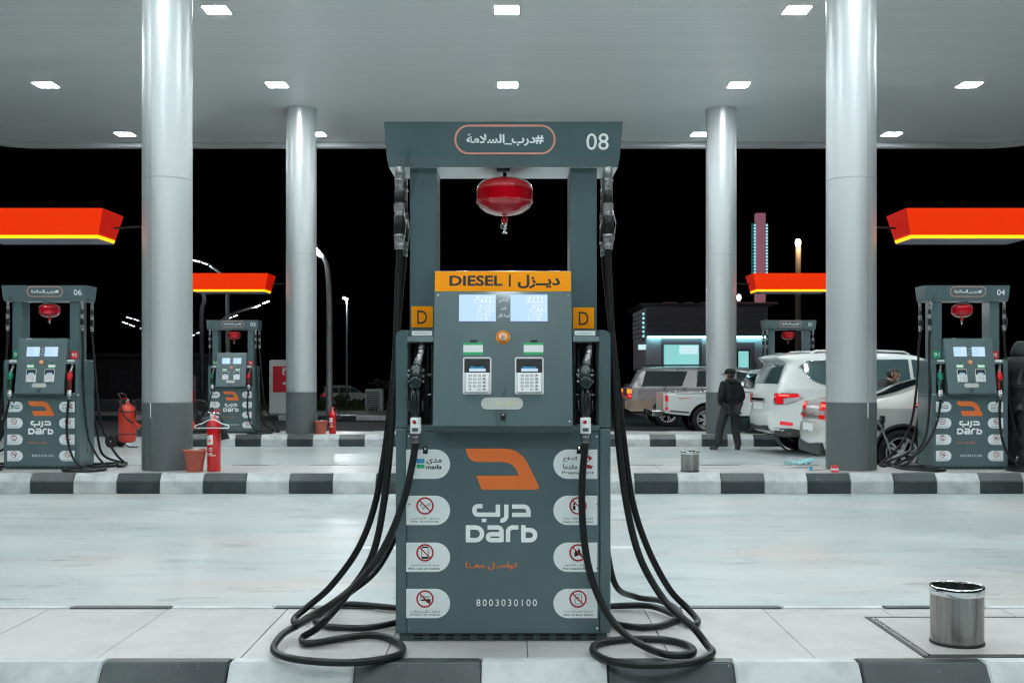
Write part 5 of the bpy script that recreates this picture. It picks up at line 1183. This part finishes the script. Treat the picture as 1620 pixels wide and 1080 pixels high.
def extinguisher(loc, label, rz=0, horn=True):
    t = thing('fire_extinguisher', label, 'fire extinguisher', loc, rz, 'red cylinder extinguishers beside the buckets')
    mb = MB(); r = .084
    mb.lathe([(r - .006, 0), (r, .008), (r, .56), (r * .95, .595), (r * .72, .635), (r * .42, .660), (.026, .670), (.026, .70)], 'ext_red', seg=36); mb.build('cylinder', t)
    mb = MB()                                                              # paper tag and printed panel
    def patch(a0, a1, z0, z1, mat, off, skew=0):
        n = 8; vs = []
        for i in range(n + 1): a = R(a0 + (a1 - a0) * i / n); vs += [((r + off) * math.cos(a), (r + off) * math.sin(a), z0 + skew * i / n), ((r + off) * math.cos(a), (r + off) * math.sin(a), z1 + skew * i / n)]
        mb.add(vs, [(2 * i, 2 * i + 2, 2 * i + 3, 2 * i + 1) for i in range(n)], mat, True)
    patch(-150, -85, .33, .45, 'white_plastic', .003, .012); patch(-142, -95, .36, .40, 'coral_print', .0036, .008)
    mb.build('paper_tag', t); mb = MB()
    patch(-150, -60, .20, .206, 'white_print', .002); patch(-130, -70, .585, .586, 'white_print', .001)
    for k in range(5): patch(-146 + k * 12, -140 + k * 12, .215, .235, 'white_print', .002)
    for k in range(3): patch(-120, -88, .26 + k * .016, .266 + k * .016, 'white_print', .002)
    mb.build('print', t)
    mb = MB(); mb.lathe([(.020, .70), (.024, .705), (.024, .735), (.016, .745)], 'chrome', seg=16); mb.tube([(-.03, 0, .728), (-.075, 0, .735)], .012, 'chrome', 10)
    mb.hexa([(-.02, -.012, .75), (.09, -.010, .768), (.09, .010, .768), (-.02, .012, .75)], [(-.02, -.012, .762), (.09, -.008, .778), (.09, .008, .778), (-.02, .012, .762)], 'ext_red', .002)
    mb.hexa([(-.035, -.012, .735), (.095, -.010, .742), (.095, .010, .742), (-.035, .012, .735)], [(-.035, -.012, .748), (.095, -.008, .750), (.095, .008, .750), (-.035, .012, .748)], 'ext_red', .002); mb.build('valve', t)
    if horn:
        mb = MB(); mb.tube([(.02, 0, .72), (.075, -.01, .70), (.105, -.02, .66), (.118, -.02, .60)], .013, 'black_plastic', 10)
        mb.tube([(.118, -.02, .60), (.128, -.02, .50), (.150, -.02, .40)], .03, 'black_plastic', 16, True, [.022, .034, .055]); mb.build('horn', t)
    return t
ext = extinguisher((-3.745, 13.90, IZ), 'tall red extinguisher with white wire hanger beside the near red pail')
c = copy_tree(ext); c.location = (-3.705, 22.85, IZ); c['label'] = 'distant red extinguisher beside the far red pail'; c.scale = (.86, .86, .72)
mb = MB(); zb_ = .565; hang = [(-.215, 0, 0), (-.205, 0, .018), (-.12, 0, .045), (-.05, 0, .085), (0, 0, .098), (.05, 0, .085), (.12, 0, .045), (.205, 0, .018), (.215, 0, 0), (.205, 0, -.014), (0, 0, -.012), (-.205, 0, -.014), (-.215, 0, 0)]
mb.tube(hang, .0065, 'white_plastic', 8); mb.tube([(0, 0, .098), (.0, .0, .118), (.02, 0, .135), (.0, 0, .150), (-.018, 0, .138)], .005, 'white_plastic', 8)
tag(mb.build('clothes_hanger', loc=(-3.745, 13.80, IZ + .56)), 'white wire clothes hanger hooked over the near red extinguisher', 'clothes hanger')

t = thing('trolley_extinguisher', 'big wheeled red extinguisher on a black trolley left of the large left column', 'fire extinguisher', (-7.72, 22.2, 0), R(-10))
mb = MB(); mb.lathe([(.10, .10), (.15, .12), (.172, .17), (.175, .70), (.165, .77), (.13, .83), (.07, .865), (.035, .875), (.035, .92)], 'ext_orange', seg=36); mb.build('cylinder', t)
mb = MB()
for z in (.26, .71): mb.lathe([(.178, z), (.180, z + .012), (.178, z + .024)], 'black_plastic', seg=36)
mb.tube([(-.15, .08, .12), (-.17, .10, .9), (-.26, .12, 1.06), (-.29, .12, 1.08)], .016, 'black_plastic', 8); mb.tube([(-.05, .16, .12), (-.07, .18, .9), (-.16, .2, 1.06), (-.29, .12, 1.08)], .016, 'black_plastic', 8); mb.tube([(-.15, 0, .10), (.1, -.1, .02), (.28, -.1, .02)], .014, 'black_plastic', 8); mb.build('trolley_frame', t)
for dy in (-.14, .2):
    mb = MB(); mb.M = Matrix.Translation((-.27, dy, .125)) @ Matrix.Rotation(R(90), 4, 'X'); mb.lathe([(.05, -.035), (.115, -.035), (.125, -.02), (.125, .02), (.115, .035), (.05, .035), (.03, .02)], 'tyre', seg=28); mb.lathe([(.03, .02), (.001, .025)], 'steel', seg=12); mb.build('wheel', t)
mb = MB(); mb.lathe([(.03, .92), (.04, .93), (.04, .97), (.02, .98)], 'chrome', seg=14); mb.tube([(-.10, 0, .985), (.0, 0, .975)], .016, 'ext_red', 8)
mb.build('valve', t)
mb = MB(); mb.tube(spline([(.04, 0, .95), (.16, -.05, .92), (.24, -.1, .80), (.24, -.15, .60)], 8), .016, 'rubber', 8); mb.tube(spline([(-.10, -.12, .93), (-.03, -.18, .80), (.06, -.19, .62), (.2, -.18, .52), (.28, -.18, .48)], 8), .016, 'rubber', 8); mb.tube([(.27, -.18, .50), (.36, -.18, .42)], .04, 'ext_orange', 12, True, [.025, .055]); mb.build('hose', t)

mb = MB(); Yh = 21.6
def pt(px, py, Y=Yh): return (wx(px, Y), Y, wz(py, Y))
mb.tube(spline([pt(330, 648), pt(326, 638), pt(318, 634), pt(311, 636), pt(309, 650), pt(313, 660), pt(307, 672), pt(303, 680), pt(300, 705, 21.9)], 8), .02, 'rubber', 8); mb.tube(spline([pt(309, 646), pt(314, 654), pt(321, 658), pt(329, 657), pt(336, 645), pt(340, 668), pt(346, 700, 21.9), pt(300, 705.5, 21.9)], 8), .016, 'rubber', 8)
mb.tube([pt(297, 667), pt(303, 671), pt(309, 677)], .08, 'amber', 12, True, [.05, .075, .05]) if 0 else mb.tube([pt(297, 667), pt(303, 671), pt(309, 677)], .08, 'ext_orange', 12, True, [.05, .075, .05])
tag(mb.build('air_hose'), 'tangled black air hose with orange end beside the large left column', 'hose')

# litter
mb = MB(); n = 14; vs = []
for i in range(n):
    for j in range(7):
        u = i / (n - 1); v = j / 6; vs.append((u * .34 + .05 * math.sin(j * 1.7), (v - .5) * (.18 - .08 * u) * 1.2, .012 + .055 * abs(math.sin(i * 1.3 + j * .9)) + .11 * max(0, u - .6) + .02 * random.random()))
mb.add(vs, [(i * 7 + j, (i + 1) * 7 + j, (i + 1) * 7 + j + 1, i * 7 + j + 1) for i in range(n - 1) for j in range(6)], 'cloth_blue', False)
tag(mb.build('plastic_bag', loc=(3.64, 14.45, IZ)), 'crumpled pale blue plastic bag on the second island', 'plastic bag').rotation_euler = (0, 0, R(25))
mb = MB(); mb.box(-.042, .042, -.03, .03, 0, .085, 'cup_red', .004); mb.box(-.0425, .0425, -.0305, .0305, .025, .05, 'white_plastic', .002)
tag(mb.build('carton', loc=(4.02, 13.78, IZ)), 'small red and white carton standing at the right column foot', 'carton')
mb = MB(); mb.lathe([(.018, 0), (.020, .004), (.020, .03), (.012, .045), (.012, .055)], 'blue_print', seg=14); mb.M = Matrix.Translation((.03, .01, .008)) @ Matrix.Rotation(R(88), 4, 'Y'); mb.lathe([(.004, 0), (.004, .16)], 'black_plastic', seg=8)
o = tag(mb.build('marker_cap', loc=(3.78, 13.98, IZ)), 'small blue plastic piece lying left of the red carton', 'litter')
mb = MB(); mb.tube(spline([(5.12, 15.61, .80), (5.17, 15.50, .74), (5.20, 15.45, .62), (5.23, 15.3, .40), (5.20, 15.2, .16), (5.10, 14.95, .30), (5.08, 14.80, .27), (5.2, 14.70, IZ + .02), (5.5, 14.66, IZ + .02)], 8), .017, 'clad_grey', 10); mb.tube([(5.18, 15.62, .77), (5.19, 15.53, .76), (5.19, 15.48, .70)], .03, 'black_plastic', 10, True, [.02, .036, .025]); mb.box(5.16, 5.22, 15.46, 15.54, .78, .88, 'black_plastic', .01)
tag(mb.build('filling_hose'), 'grey filling hose with black nozzle stuck into the champagne sedan', 'hose')

# ------------------------------------------------------------------ beyond the forecourt, right
YK = 38.0
t = thing('kiosk', 'low dark kiosk with slatted parapet and teal light line behind the cars', 'building', (6.66, YK, 0))
X0, X1 = wx(1022, YK) - 6.66, wx(1212, YK) - 6.66; zs_ = wz(532, YK); zt_ = wz(486, YK)
mb = MB()
wl, wr_, wb, wt = wx(1050, YK) - 6.66, wx(1106, YK) - 6.66, wz(582, YK), wz(545, YK); dl, dr, dt = wx(1166, YK) - 6.66, wx(1187, YK) - 6.66, wz(553, YK)
for a, b_, z0, z1 in ((X0, wl, 0, zs_), (wl, wr_, 0, wb), (wl, wr_, wt, zs_), (wr_, dl, 0, zs_), (dl, dr, dt, zs_), (dr, X1, 0, zs_)): mb.box(a, b_, 0, .2, z0, z1, 'kiosk_wall')
mb.box(X0, X0 + .2, .2, 4, 0, zs_, 'kiosk_wall'); mb.box(X1 - .2, X1, .2, 4, 0, zs_, 'kiosk_wall'); mb.box(X0 + .2, X1 - .2, 3.8, 4, 0, zs_, 'kiosk_wall'); mb.build('wall', t)
mb = MB(); n = 6; hh = (zt_ - zs_) / n
for k in range(n): mb.hexa([(X0 - .02, -.14 - .004 * k, zs_ + hh * k + .012), (X1 + .02, -.14 - .004 * k, zs_ + hh * k + .012), (X1 + .02, 4, zs_ + hh * k + .012), (X0 - .02, 4, zs_ + hh * k + .012)], [(X0 - .02, -.20, zs_ + hh * (k + 1)), (X1 + .02, -.20, zs_ + hh * (k + 1)), (X1 + .02, 4, zs_ + hh * (k + 1)), (X0 - .02, 4, zs_ + hh * (k + 1))], 'kiosk_dark', .01)
mb.box(X0, X1, -.10, .0, zs_ + .05, zs_ + .06, 'kiosk_dark'); mb.build('parapet', t)
mb = MB(); mb.hexa([(X0 - .06, -.22, zt_ + .002), (X1 + .08, -.22, zt_ + .002), (X1 + .08, 4.1, zt_ + .002), (X0 - .06, 4.1, zt_ + .002)], [(X0 - .26, -.42, zt_ + .12), (X1 + .38, -.42, zt_ + .12), (X1 + .38, 4.2, zt_ + .12), (X0 - .26, 4.2, zt_ + .12)], 'kiosk_dark', .01); mb.build('cornice', t)
mb = MB(); mb.box(X0 + .05, X1 - .05, -.13, -.07, zs_ - .045, zs_ - .005, 'teal_led'); mb.build('light_line', t)
mb = MB(); fw = .09
for a, b_, z0, z1 in ((wl - fw, wl, wb - fw, wt + .28), (wr_, wr_ + fw, wb - fw, wt + .28), (wl, wr_, wt, wt + .28), (wl, wr_, wb - fw, wb)): mb.box(a, b_, -.05, .03, z0, z1, 'kiosk_pink', .006)
fr_ = mb.build('window', t); mb = MB(); mb.box(wl, wr_, .06, .08, wb, wt, 'kiosk_glow'); mb.box(wl + .55, wr_ - .04, .055, .059, wt - .32, wt - .03, 'kiosk_board'); mb.box(wr_ - .16, wr_ - .12, .05, .058, wb + .02, wb + .34, 'teal_led') if 0 else None; mb.build('pane', fr_)
mb = MB()
for a, b_, z0, z1 in ((dl - .2, dl, 0, dt + .25), (dr, dr + .14, 0, dt + .25), (dl, dr, dt, dt + .25)): mb.box(a, b_, -.05, .03, z0, z1, 'kiosk_pink', .006)
mb.box(dl, dr, .06, .1, 0, dt, 'glass'); mb.box(dl + .06, dr - .05, .05, .06, 1.0, dt - .05, 'kiosk_glow'); mb.build('door', t)
mb = MB(); mb.box(X1 - .5, X1 - .34, -.03, -.002, 1.7, 1.9, 'kiosk_trim', .01); mb.build('wall_box', t)
mb = MB()
for k in range(6): b = bmesh.new(); bmesh.ops.create_uvsphere(b, u_segments=10, v_segments=8, radius=.042); bmesh.ops.translate(b, verts=b.verts[:], vec=(X0 - .12, -.25, wz(497 + k * 7, YK))); mb.bm(b, 'led_cyan', True)
mb.tube([(X0 - .12, -.2, wz(490, YK)), (X0 - .12, -.2, wz(540, YK))], .02, 'pole_dark', 6); mb.build('light_string', t)
mb = MB(); mb.box(X0 - .26, X0 - .02, -.10, .1, wz(553, YK), wz(545, YK), 'kiosk_board', .01); mb.build('side_sign', t)
for px, w_ in ((1062, .5), (1092, .3), (1120, .4), (1188, .9), (1222, .5)):
    mb = MB(); x = wx(px, YK) - 6.66; mb.box(x - w_ / 2, x + w_ / 2, .2, .9, zt_ + .12, zt_ + .12 + .07, 'coral_print', .02); tag(mb.build('roof_box', t))
t = thing('pylon_sign', 'tall pink pylon edged with teal light strips behind the kiosk', 'pylon', (wx(1204, 60), 60, 0))
mb = MB(); mb.box(-.25, .25, 0, .5, 0, wz(337, 60), 'pylon', .01); mb.build('shaft', t)
for dx in (-.47, -.33, .33):
    mb = MB(); mb.tube([(dx, .1, wz(440, 60)), (dx, .1, wz(353, 60))], .035, 'led_teal', 8)
    if dx != -.47:
        for k in range(17):
            z = wz(436 - k * 5, 60); mb.box(dx - .05, dx + .05, .03, .09, z - .05, z + .05, 'led_cyan', .01)
    mb.build('light_strip', t)
mb = MB(); mb.box(-.5, .36, .12, .2, wz(437, 60) - .1, wz(437, 60), 'pole_dark'); mb.box(-.5, .36, .12, .2, wz(355, 60), wz(355, 60) + .1, 'pole_dark'); mb.build('bracket', t)
def post_lamp(px, Y, ptop, width, label, lampmat, polemat, power, col, r):
    t = thing('lamp_post', label, 'lamp post', (wx(px, Y), Y, 0)); zt = wz(ptop, Y)
    mb = MB(); mb.lathe([(width * .5, 0), (width * .5, zt - .15), (width * .42, zt - .1)], polemat, seg=16); mb.build('pole', t)
    mb = MB(); mb.lathe([(r * .5, zt - .1), (r, zt), (r, zt + r), (r * .6, zt + r * 1.7), (.001, zt + r * 1.9)], lampmat, seg=16); mb.build('lamp', t)
    if power:
        L_ = bpy.data.lights.new('lamp_glow', 'POINT'); L_.energy = power; L_.color = col; L_.shadow_soft_size = .1; o = bpy.data.objects.new('lamp_glow', L_); C.objects.link(o); o.parent = t; o.location = (0, -.5, zt + .1)
    return t
post_lamp(1262.5, 45, 386, .23, 'brown lamp post with a warm glowing head beyond dispenser 01', 'lamp_warm', 'pole_brown', 60, (1, .7, .4), .11)
post_lamp(1169, 50, 472, .05, 'small white lamp on a thin post above the kiosk roof', 'lamp_white', 'pole_grey', 0, None, .10)

# ------------------------------------------------------------------ beyond the forecourt, left
def street_lamp(label, Y, path, heads, w, zbase=0., mat='pole_grey', lm='lamp_white', power=0):
    """path and heads in photo pixels at depth Y; the pole runs up from the ground"""
    P = [(wx(p[0], Y), Y, wz(p[1], Y)) for p in path]; base = P[0][0]
    t = thing('street_lamp', label, 'street lamp', (base, Y, zbase)); o = Vector((base, Y, zbase))
    pts = [(0, 0, 0)] + [tuple(Vector(p) - o) for p in P]
    mb = MB(); sp_ = spline(pts, 8); mb.tube(sp_, w, mat, 12, True, [w * (1.15 - .5 * i / (len(sp_) - 1)) for i in range(len(sp_))]); mb.build('pole', t)
    for a, b_ in heads:
        A_ = Vector((wx(a[0], Y), Y, wz(a[1], Y))) - o; B_ = Vector((wx(b_[0], Y), Y, wz(b_[1], Y))) - o; d = (B_ - A_).normalized(); n = Vector((-d.z, 0, d.x)); n = n if n.z > 0 else -n
        mb = MB(); ww = .16; th = .045
        mb.hexa([A_ - Vector((0, ww, 0)), B_ - Vector((0, ww, 0)), B_ + Vector((0, ww, 0)), A_ + Vector((0, ww, 0))], [A_ - Vector((0, ww, 0)) + n * th, B_ - Vector((0, ww, 0)) + n * th, B_ + Vector((0, ww, 0)) + n * th, A_ + Vector((0, ww, 0)) + n * th], 'pole_dark', .01); h_ = mb.build('lamp_head', t)
        mb = MB(); k = .13 if lm == 'lamp_bright' else .035; ww = .15; A2, B2 = A_ + d * .04, B_ - d * .04
        mb.hexa([A2 - Vector((0, ww, 0)) - n * k, B2 - Vector((0, ww, 0)) - n * k, B2 + Vector((0, ww, 0)) - n * k, A2 + Vector((0, ww, 0)) - n * k], [A2 - Vector((0, ww, 0)) - n * .003, B2 - Vector((0, ww, 0)) - n * .003, B2 + Vector((0, ww, 0)) - n * .003, A2 + Vector((0, ww, 0)) - n * .003], lm); mb.build('lens', h_)
        if power:
            L_ = bpy.data.lights.new('lamp_glow', 'POINT'); L_.energy = power; L_.shadow_soft_size = .15; L_.color = (.93, .98, 1)
            q = bpy.data.objects.new('lamp_glow', L_); C.objects.link(q); q.parent = t; q.location = (A_ + B_) / 2 - n * .14
    return t
street_lamp('tall curved street lamp glowing right beside the slim left column', 36.5, [(521, 560), (521, 480), (518, 425), (511, 405)], [((511, 403), (498, 388))], .10, .15, lm='lamp_bright', power=45)
street_lamp('thin straight distant lamp pole right of the curved street lamp', 78, [(549, 560), (549.5, 500), (549, 474)], [((551, 473), (543, 469))], .08, -1.35, power=2200, lm='lamp_bright')
street_lamp('curved street lamp rising behind the glowing sign of dispenser 03', 45, [(361, 600), (360, 500), (359, 450), (349, 432), (333, 420)], [((329, 418), (319, 414.5)), ((316, 413.5), (303, 410))], .09, power=60)
street_lamp('dark leaning street lamp pole left of dispenser 03', 46, [(320, 600), (319, 500), (323, 476), (318, 455), (300, 440), (270, 425)], [((262, 422), (245, 418))], .10, 0, 'pole_dark')
street_lamp('distant street lamp with twin lights right above dispenser 03', 66, [(346, 600), (346, 520), (360, 500), (385, 490), (400, 486)], [((402, 486), (412, 482)), ((415, 480), (426, 475.5))], .10, -1.35, 'pole_grey', power=80)
street_lamp('distant street lamp with dim twin lights behind the header of dispenser 03', 92, [(340, 600), (341, 530), (350, 508), (360, 504)], [((361, 503.5), (367, 501.5)), ((369, 500.5), (376, 498))], .10, -1.35, 'pole_dark')
street_lamp('distant street lamp with lights just left of the large left column', 66, [(240, 600), (240, 540), (230, 522), (222, 519)], [((213, 516), (205, 512.5)), ((202, 511.5), (194, 508.5))], .08, -1.35, 'pole_grey', power=80)
street_lamp('farther street lamp with lights against the large left column edge', 80, [(246, 600), (246, 530), (232, 512), (222, 508)], [((220, 507), (212, 504)), ((209, 503.5), (200, 501))], .08, -1.35, 'pole_dark')
street_lamp('low distant street lamp with small lights left of dispenser 03', 100, [(296, 600), (296, 545), (299, 534), (302, 531)], [((303, 530.5), (308, 529)), ((311, 527), (317, 525))], .10, -1.35, 'pole_dark')

t = thing('fire_hose_cabinet', 'white rounded cabinet with red fire hose box behind the slim left column', 'cabinet', (wx(448, 38), 38, 0))
mb = MB(); a_, h_ = -.50, wz(569, 38); mb.M = FRONT; mb.prism(rounded(-.48, 0, .62, h_, .08, 6, (1, 1, 0, 0)), -.45, 0, 'white_plastic', .01); mb.M = Matrix(); mb.build('housing', t)
mb = MB(); bz0, bz1 = wz(620, 38), wz(579, 38); mb.box(-.35, .40, -.03, .001, bz0, bz1, 'grade_red', .01); mb.M = FRONT; mb.poly(rounded(-.02, bz1 - .30, .20, bz1 - .06, .02, 4), .032, 'white_plastic'); mb.poly([(.02, bz1 - .26), (.16, bz1 - .26), (.09, bz1 - .12)], .034, 'grade_red'); mb.poly([(.0, bz0 + .26), (.18, bz0 + .26), (.20, bz0 + .34), (-.02, bz0 + .34)], .032, 'white_plastic'); mb.disc(-.28, bz0 + .4, .02, .033, 'black_print', 12); mb.M = Matrix(); mb.build('hose_box', t)
t = thing('equipment_cabinet', 'grey louvred metal cabinet on the planted strip at the far left', 'cabinet', (wx(591.5, 41.6), 41.6, .12))
mb = MB(); w_ = .33; h_ = wz(615, 41.6) - .12; mb.box(-w_, w_, 0, .4, 0, h_, 'ac_grey', .01); mb.build('case', t)
mb = MB()
for k in range(10): mb.hexa([(-w_ + .04, -.022, .06 + k * .068), (w_ - .12, -.022, .06 + k * .068), (w_ - .12, -.001, .06 + k * .068), (-w_ + .04, -.001, .06 + k * .068)], [(-w_ + .04, -.006, .105 + k * .068), (w_ - .12, -.006, .105 + k * .068), (w_ - .12, -.001, .105 + k * .068), (-w_ + .04, -.001, .105 + k * .068)], 'clad_grey')
mb.build('louvre', t)
t = thing('low_wall', 'low mauve boundary wall behind the wheeled extinguisher', 'wall', (wx(180, 40), 40.2, 0))
mb = MB(); mb.box(-6, 3.4, 0, .2, 0, wz(635, 40), 'wall_mauve', .01); mb.build('wall', t); mb = MB(); mb.box(-6.02, 3.42, -.04, .24, wz(635, 40) + .001, wz(635, 40) + .07, 'clad_grey', .01); mb.build('coping', t)
t = thing('totem_sign', 'pale pink totem board with a red patch just right of the large left column', 'sign', (wx(302, 34), 34, 0))
mb = MB(); mb.box(-.25, .13, 0, .14, 0, wz(594, 34), 'wall_mauve' if 0 else 'kiosk_pink', .02); mb.build('board', t); mb = MB(); mb.box(-.02, .12, -.01, -.001, wz(636, 34), wz(618, 34), 'sign_red'); mb.build('patch', t)
t = thing('building', 'faint dark low building far behind dispenser 06', 'building', (wx(150, 85), 85, -1.35))
mb = MB(); mb.box(-9, 9, 0, 8, 0, 4.2, 'building_dark', .05); mb.build('wall', t)
for k in range(4): mb = MB(); mb.box(-7 + k * 4, -5.2 + k * 4, -.04, -.001, 1.6, 3.2, 'kiosk_trim', .02); mb.build('window', t)
mb = MB(); mb.box(-9.2, 9.2, -.3, 8.2, 4.201, 4.5, 'building_dark'); mb.build('roof', t)

def shrub(x, y, z, r, h, label, mat, n=420):
    t = thing('shrub', label, 'shrub', (x, y, z), 0, 'shrubs in the planted strip')
    mb = MB()
    for k in range(5): a = k * 1.3; mb.tube([(0, 0, 0), (r * .3 * math.cos(a), r * .3 * math.sin(a), h * .4), (r * .6 * math.cos(a), r * .6 * math.sin(a), h * .8)], .012, 'bark', 6, True, [.016, .01, .005])
    mb.build('stem', t)
    mb = MB(); cl = [(random.uniform(-.6, .6) * r, random.uniform(-.6, .6) * r, random.uniform(.35, .85) * h, random.uniform(.25, .5) * r) for _ in range(9)]
    for i in range(n):
        cx_, cy_, cz_, cr = random.choice(cl); d = Vector((random.gauss(0, 1), random.gauss(0, 1), random.gauss(0, 1))).normalized() * cr * random.uniform(.5, 1.05); p = Vector((cx_, cy_, cz_)) + d
        u = Vector((random.gauss(0, 1), random.gauss(0, 1), random.gauss(0, 1))).normalized(); v = u.orthogonal().normalized(); l = random.uniform(.03, .07)
        mb.add([p - u * l, p + v * l * .45, p + u * l, p - v * l * .45], [(0, 1, 2, 3)], mat)
    mb.build('foliage', t); return t
shrub(wx(507, 42.5), 42.5, .12, .42, .62, 'small dark shrub left of the curved street lamp base', 'leaf_a')
shrub(wx(538, 42.2), 42.2, .12, .46, .68, 'rounded shrub between the curved street lamp and the grey cabinet', 'leaf_a')
shrub(wx(560, 43.5), 43.5, .12, .38, .45, 'low pale shrub beside the grey louvred cabinet', 'leaf_b')
shrub(wx(470, 43), 43, .12, .5, .8, 'dark shrub behind the white fire hose cabinet', 'leaf_a')
shrub(wx(402, 43), 43, .12, .5, .75, 'dark shrub beyond the hoses of dispenser 03', 'leaf_a')
t = thing('palm', 'young palm with feathery fronds behind the grey louvred cabinet', 'palm', (wx(604, 44), 44, .1))
mb = MB(); mb.lathe([(.13, 0), (.11, .3), (.12, .7), (.08, .85)], 'bark', seg=12); mb.build('trunk', t)
mb = MB()
for k in range(18):
    a = k * 2.4; el = R(35 + 40 * ((k * 7) % 10) / 10); L_ = random.uniform(.8, 1.15); P = []
    for q in range(8):
        s_ = q / 7 * L_; P.append(Vector((math.cos(a) * s_ * math.cos(el), math.sin(a) * s_ * math.cos(el), .8 + s_ * math.sin(el) - .55 * s_ * s_)))
    mb.tube([tuple(p) for p in P], .01, 'leaf_b', 5)
    for q in range(1, 8):
        for sd in (-1, 1):
            for f_ in (0, .5):
                b_ = P[q - 1] + (P[q] - P[q - 1]) * f_; tip = b_ + (Vector((-math.sin(a) * sd, math.cos(a) * sd, -.25)) * .22 + (P[q] - P[q - 1]) * 1.2); w_ = (P[q] - P[q - 1]) * .14
                mb.add([b_ - w_, b_ + w_, tip], [(0, 1, 2)], 'leaf_b')
mb.build('fronds', t)
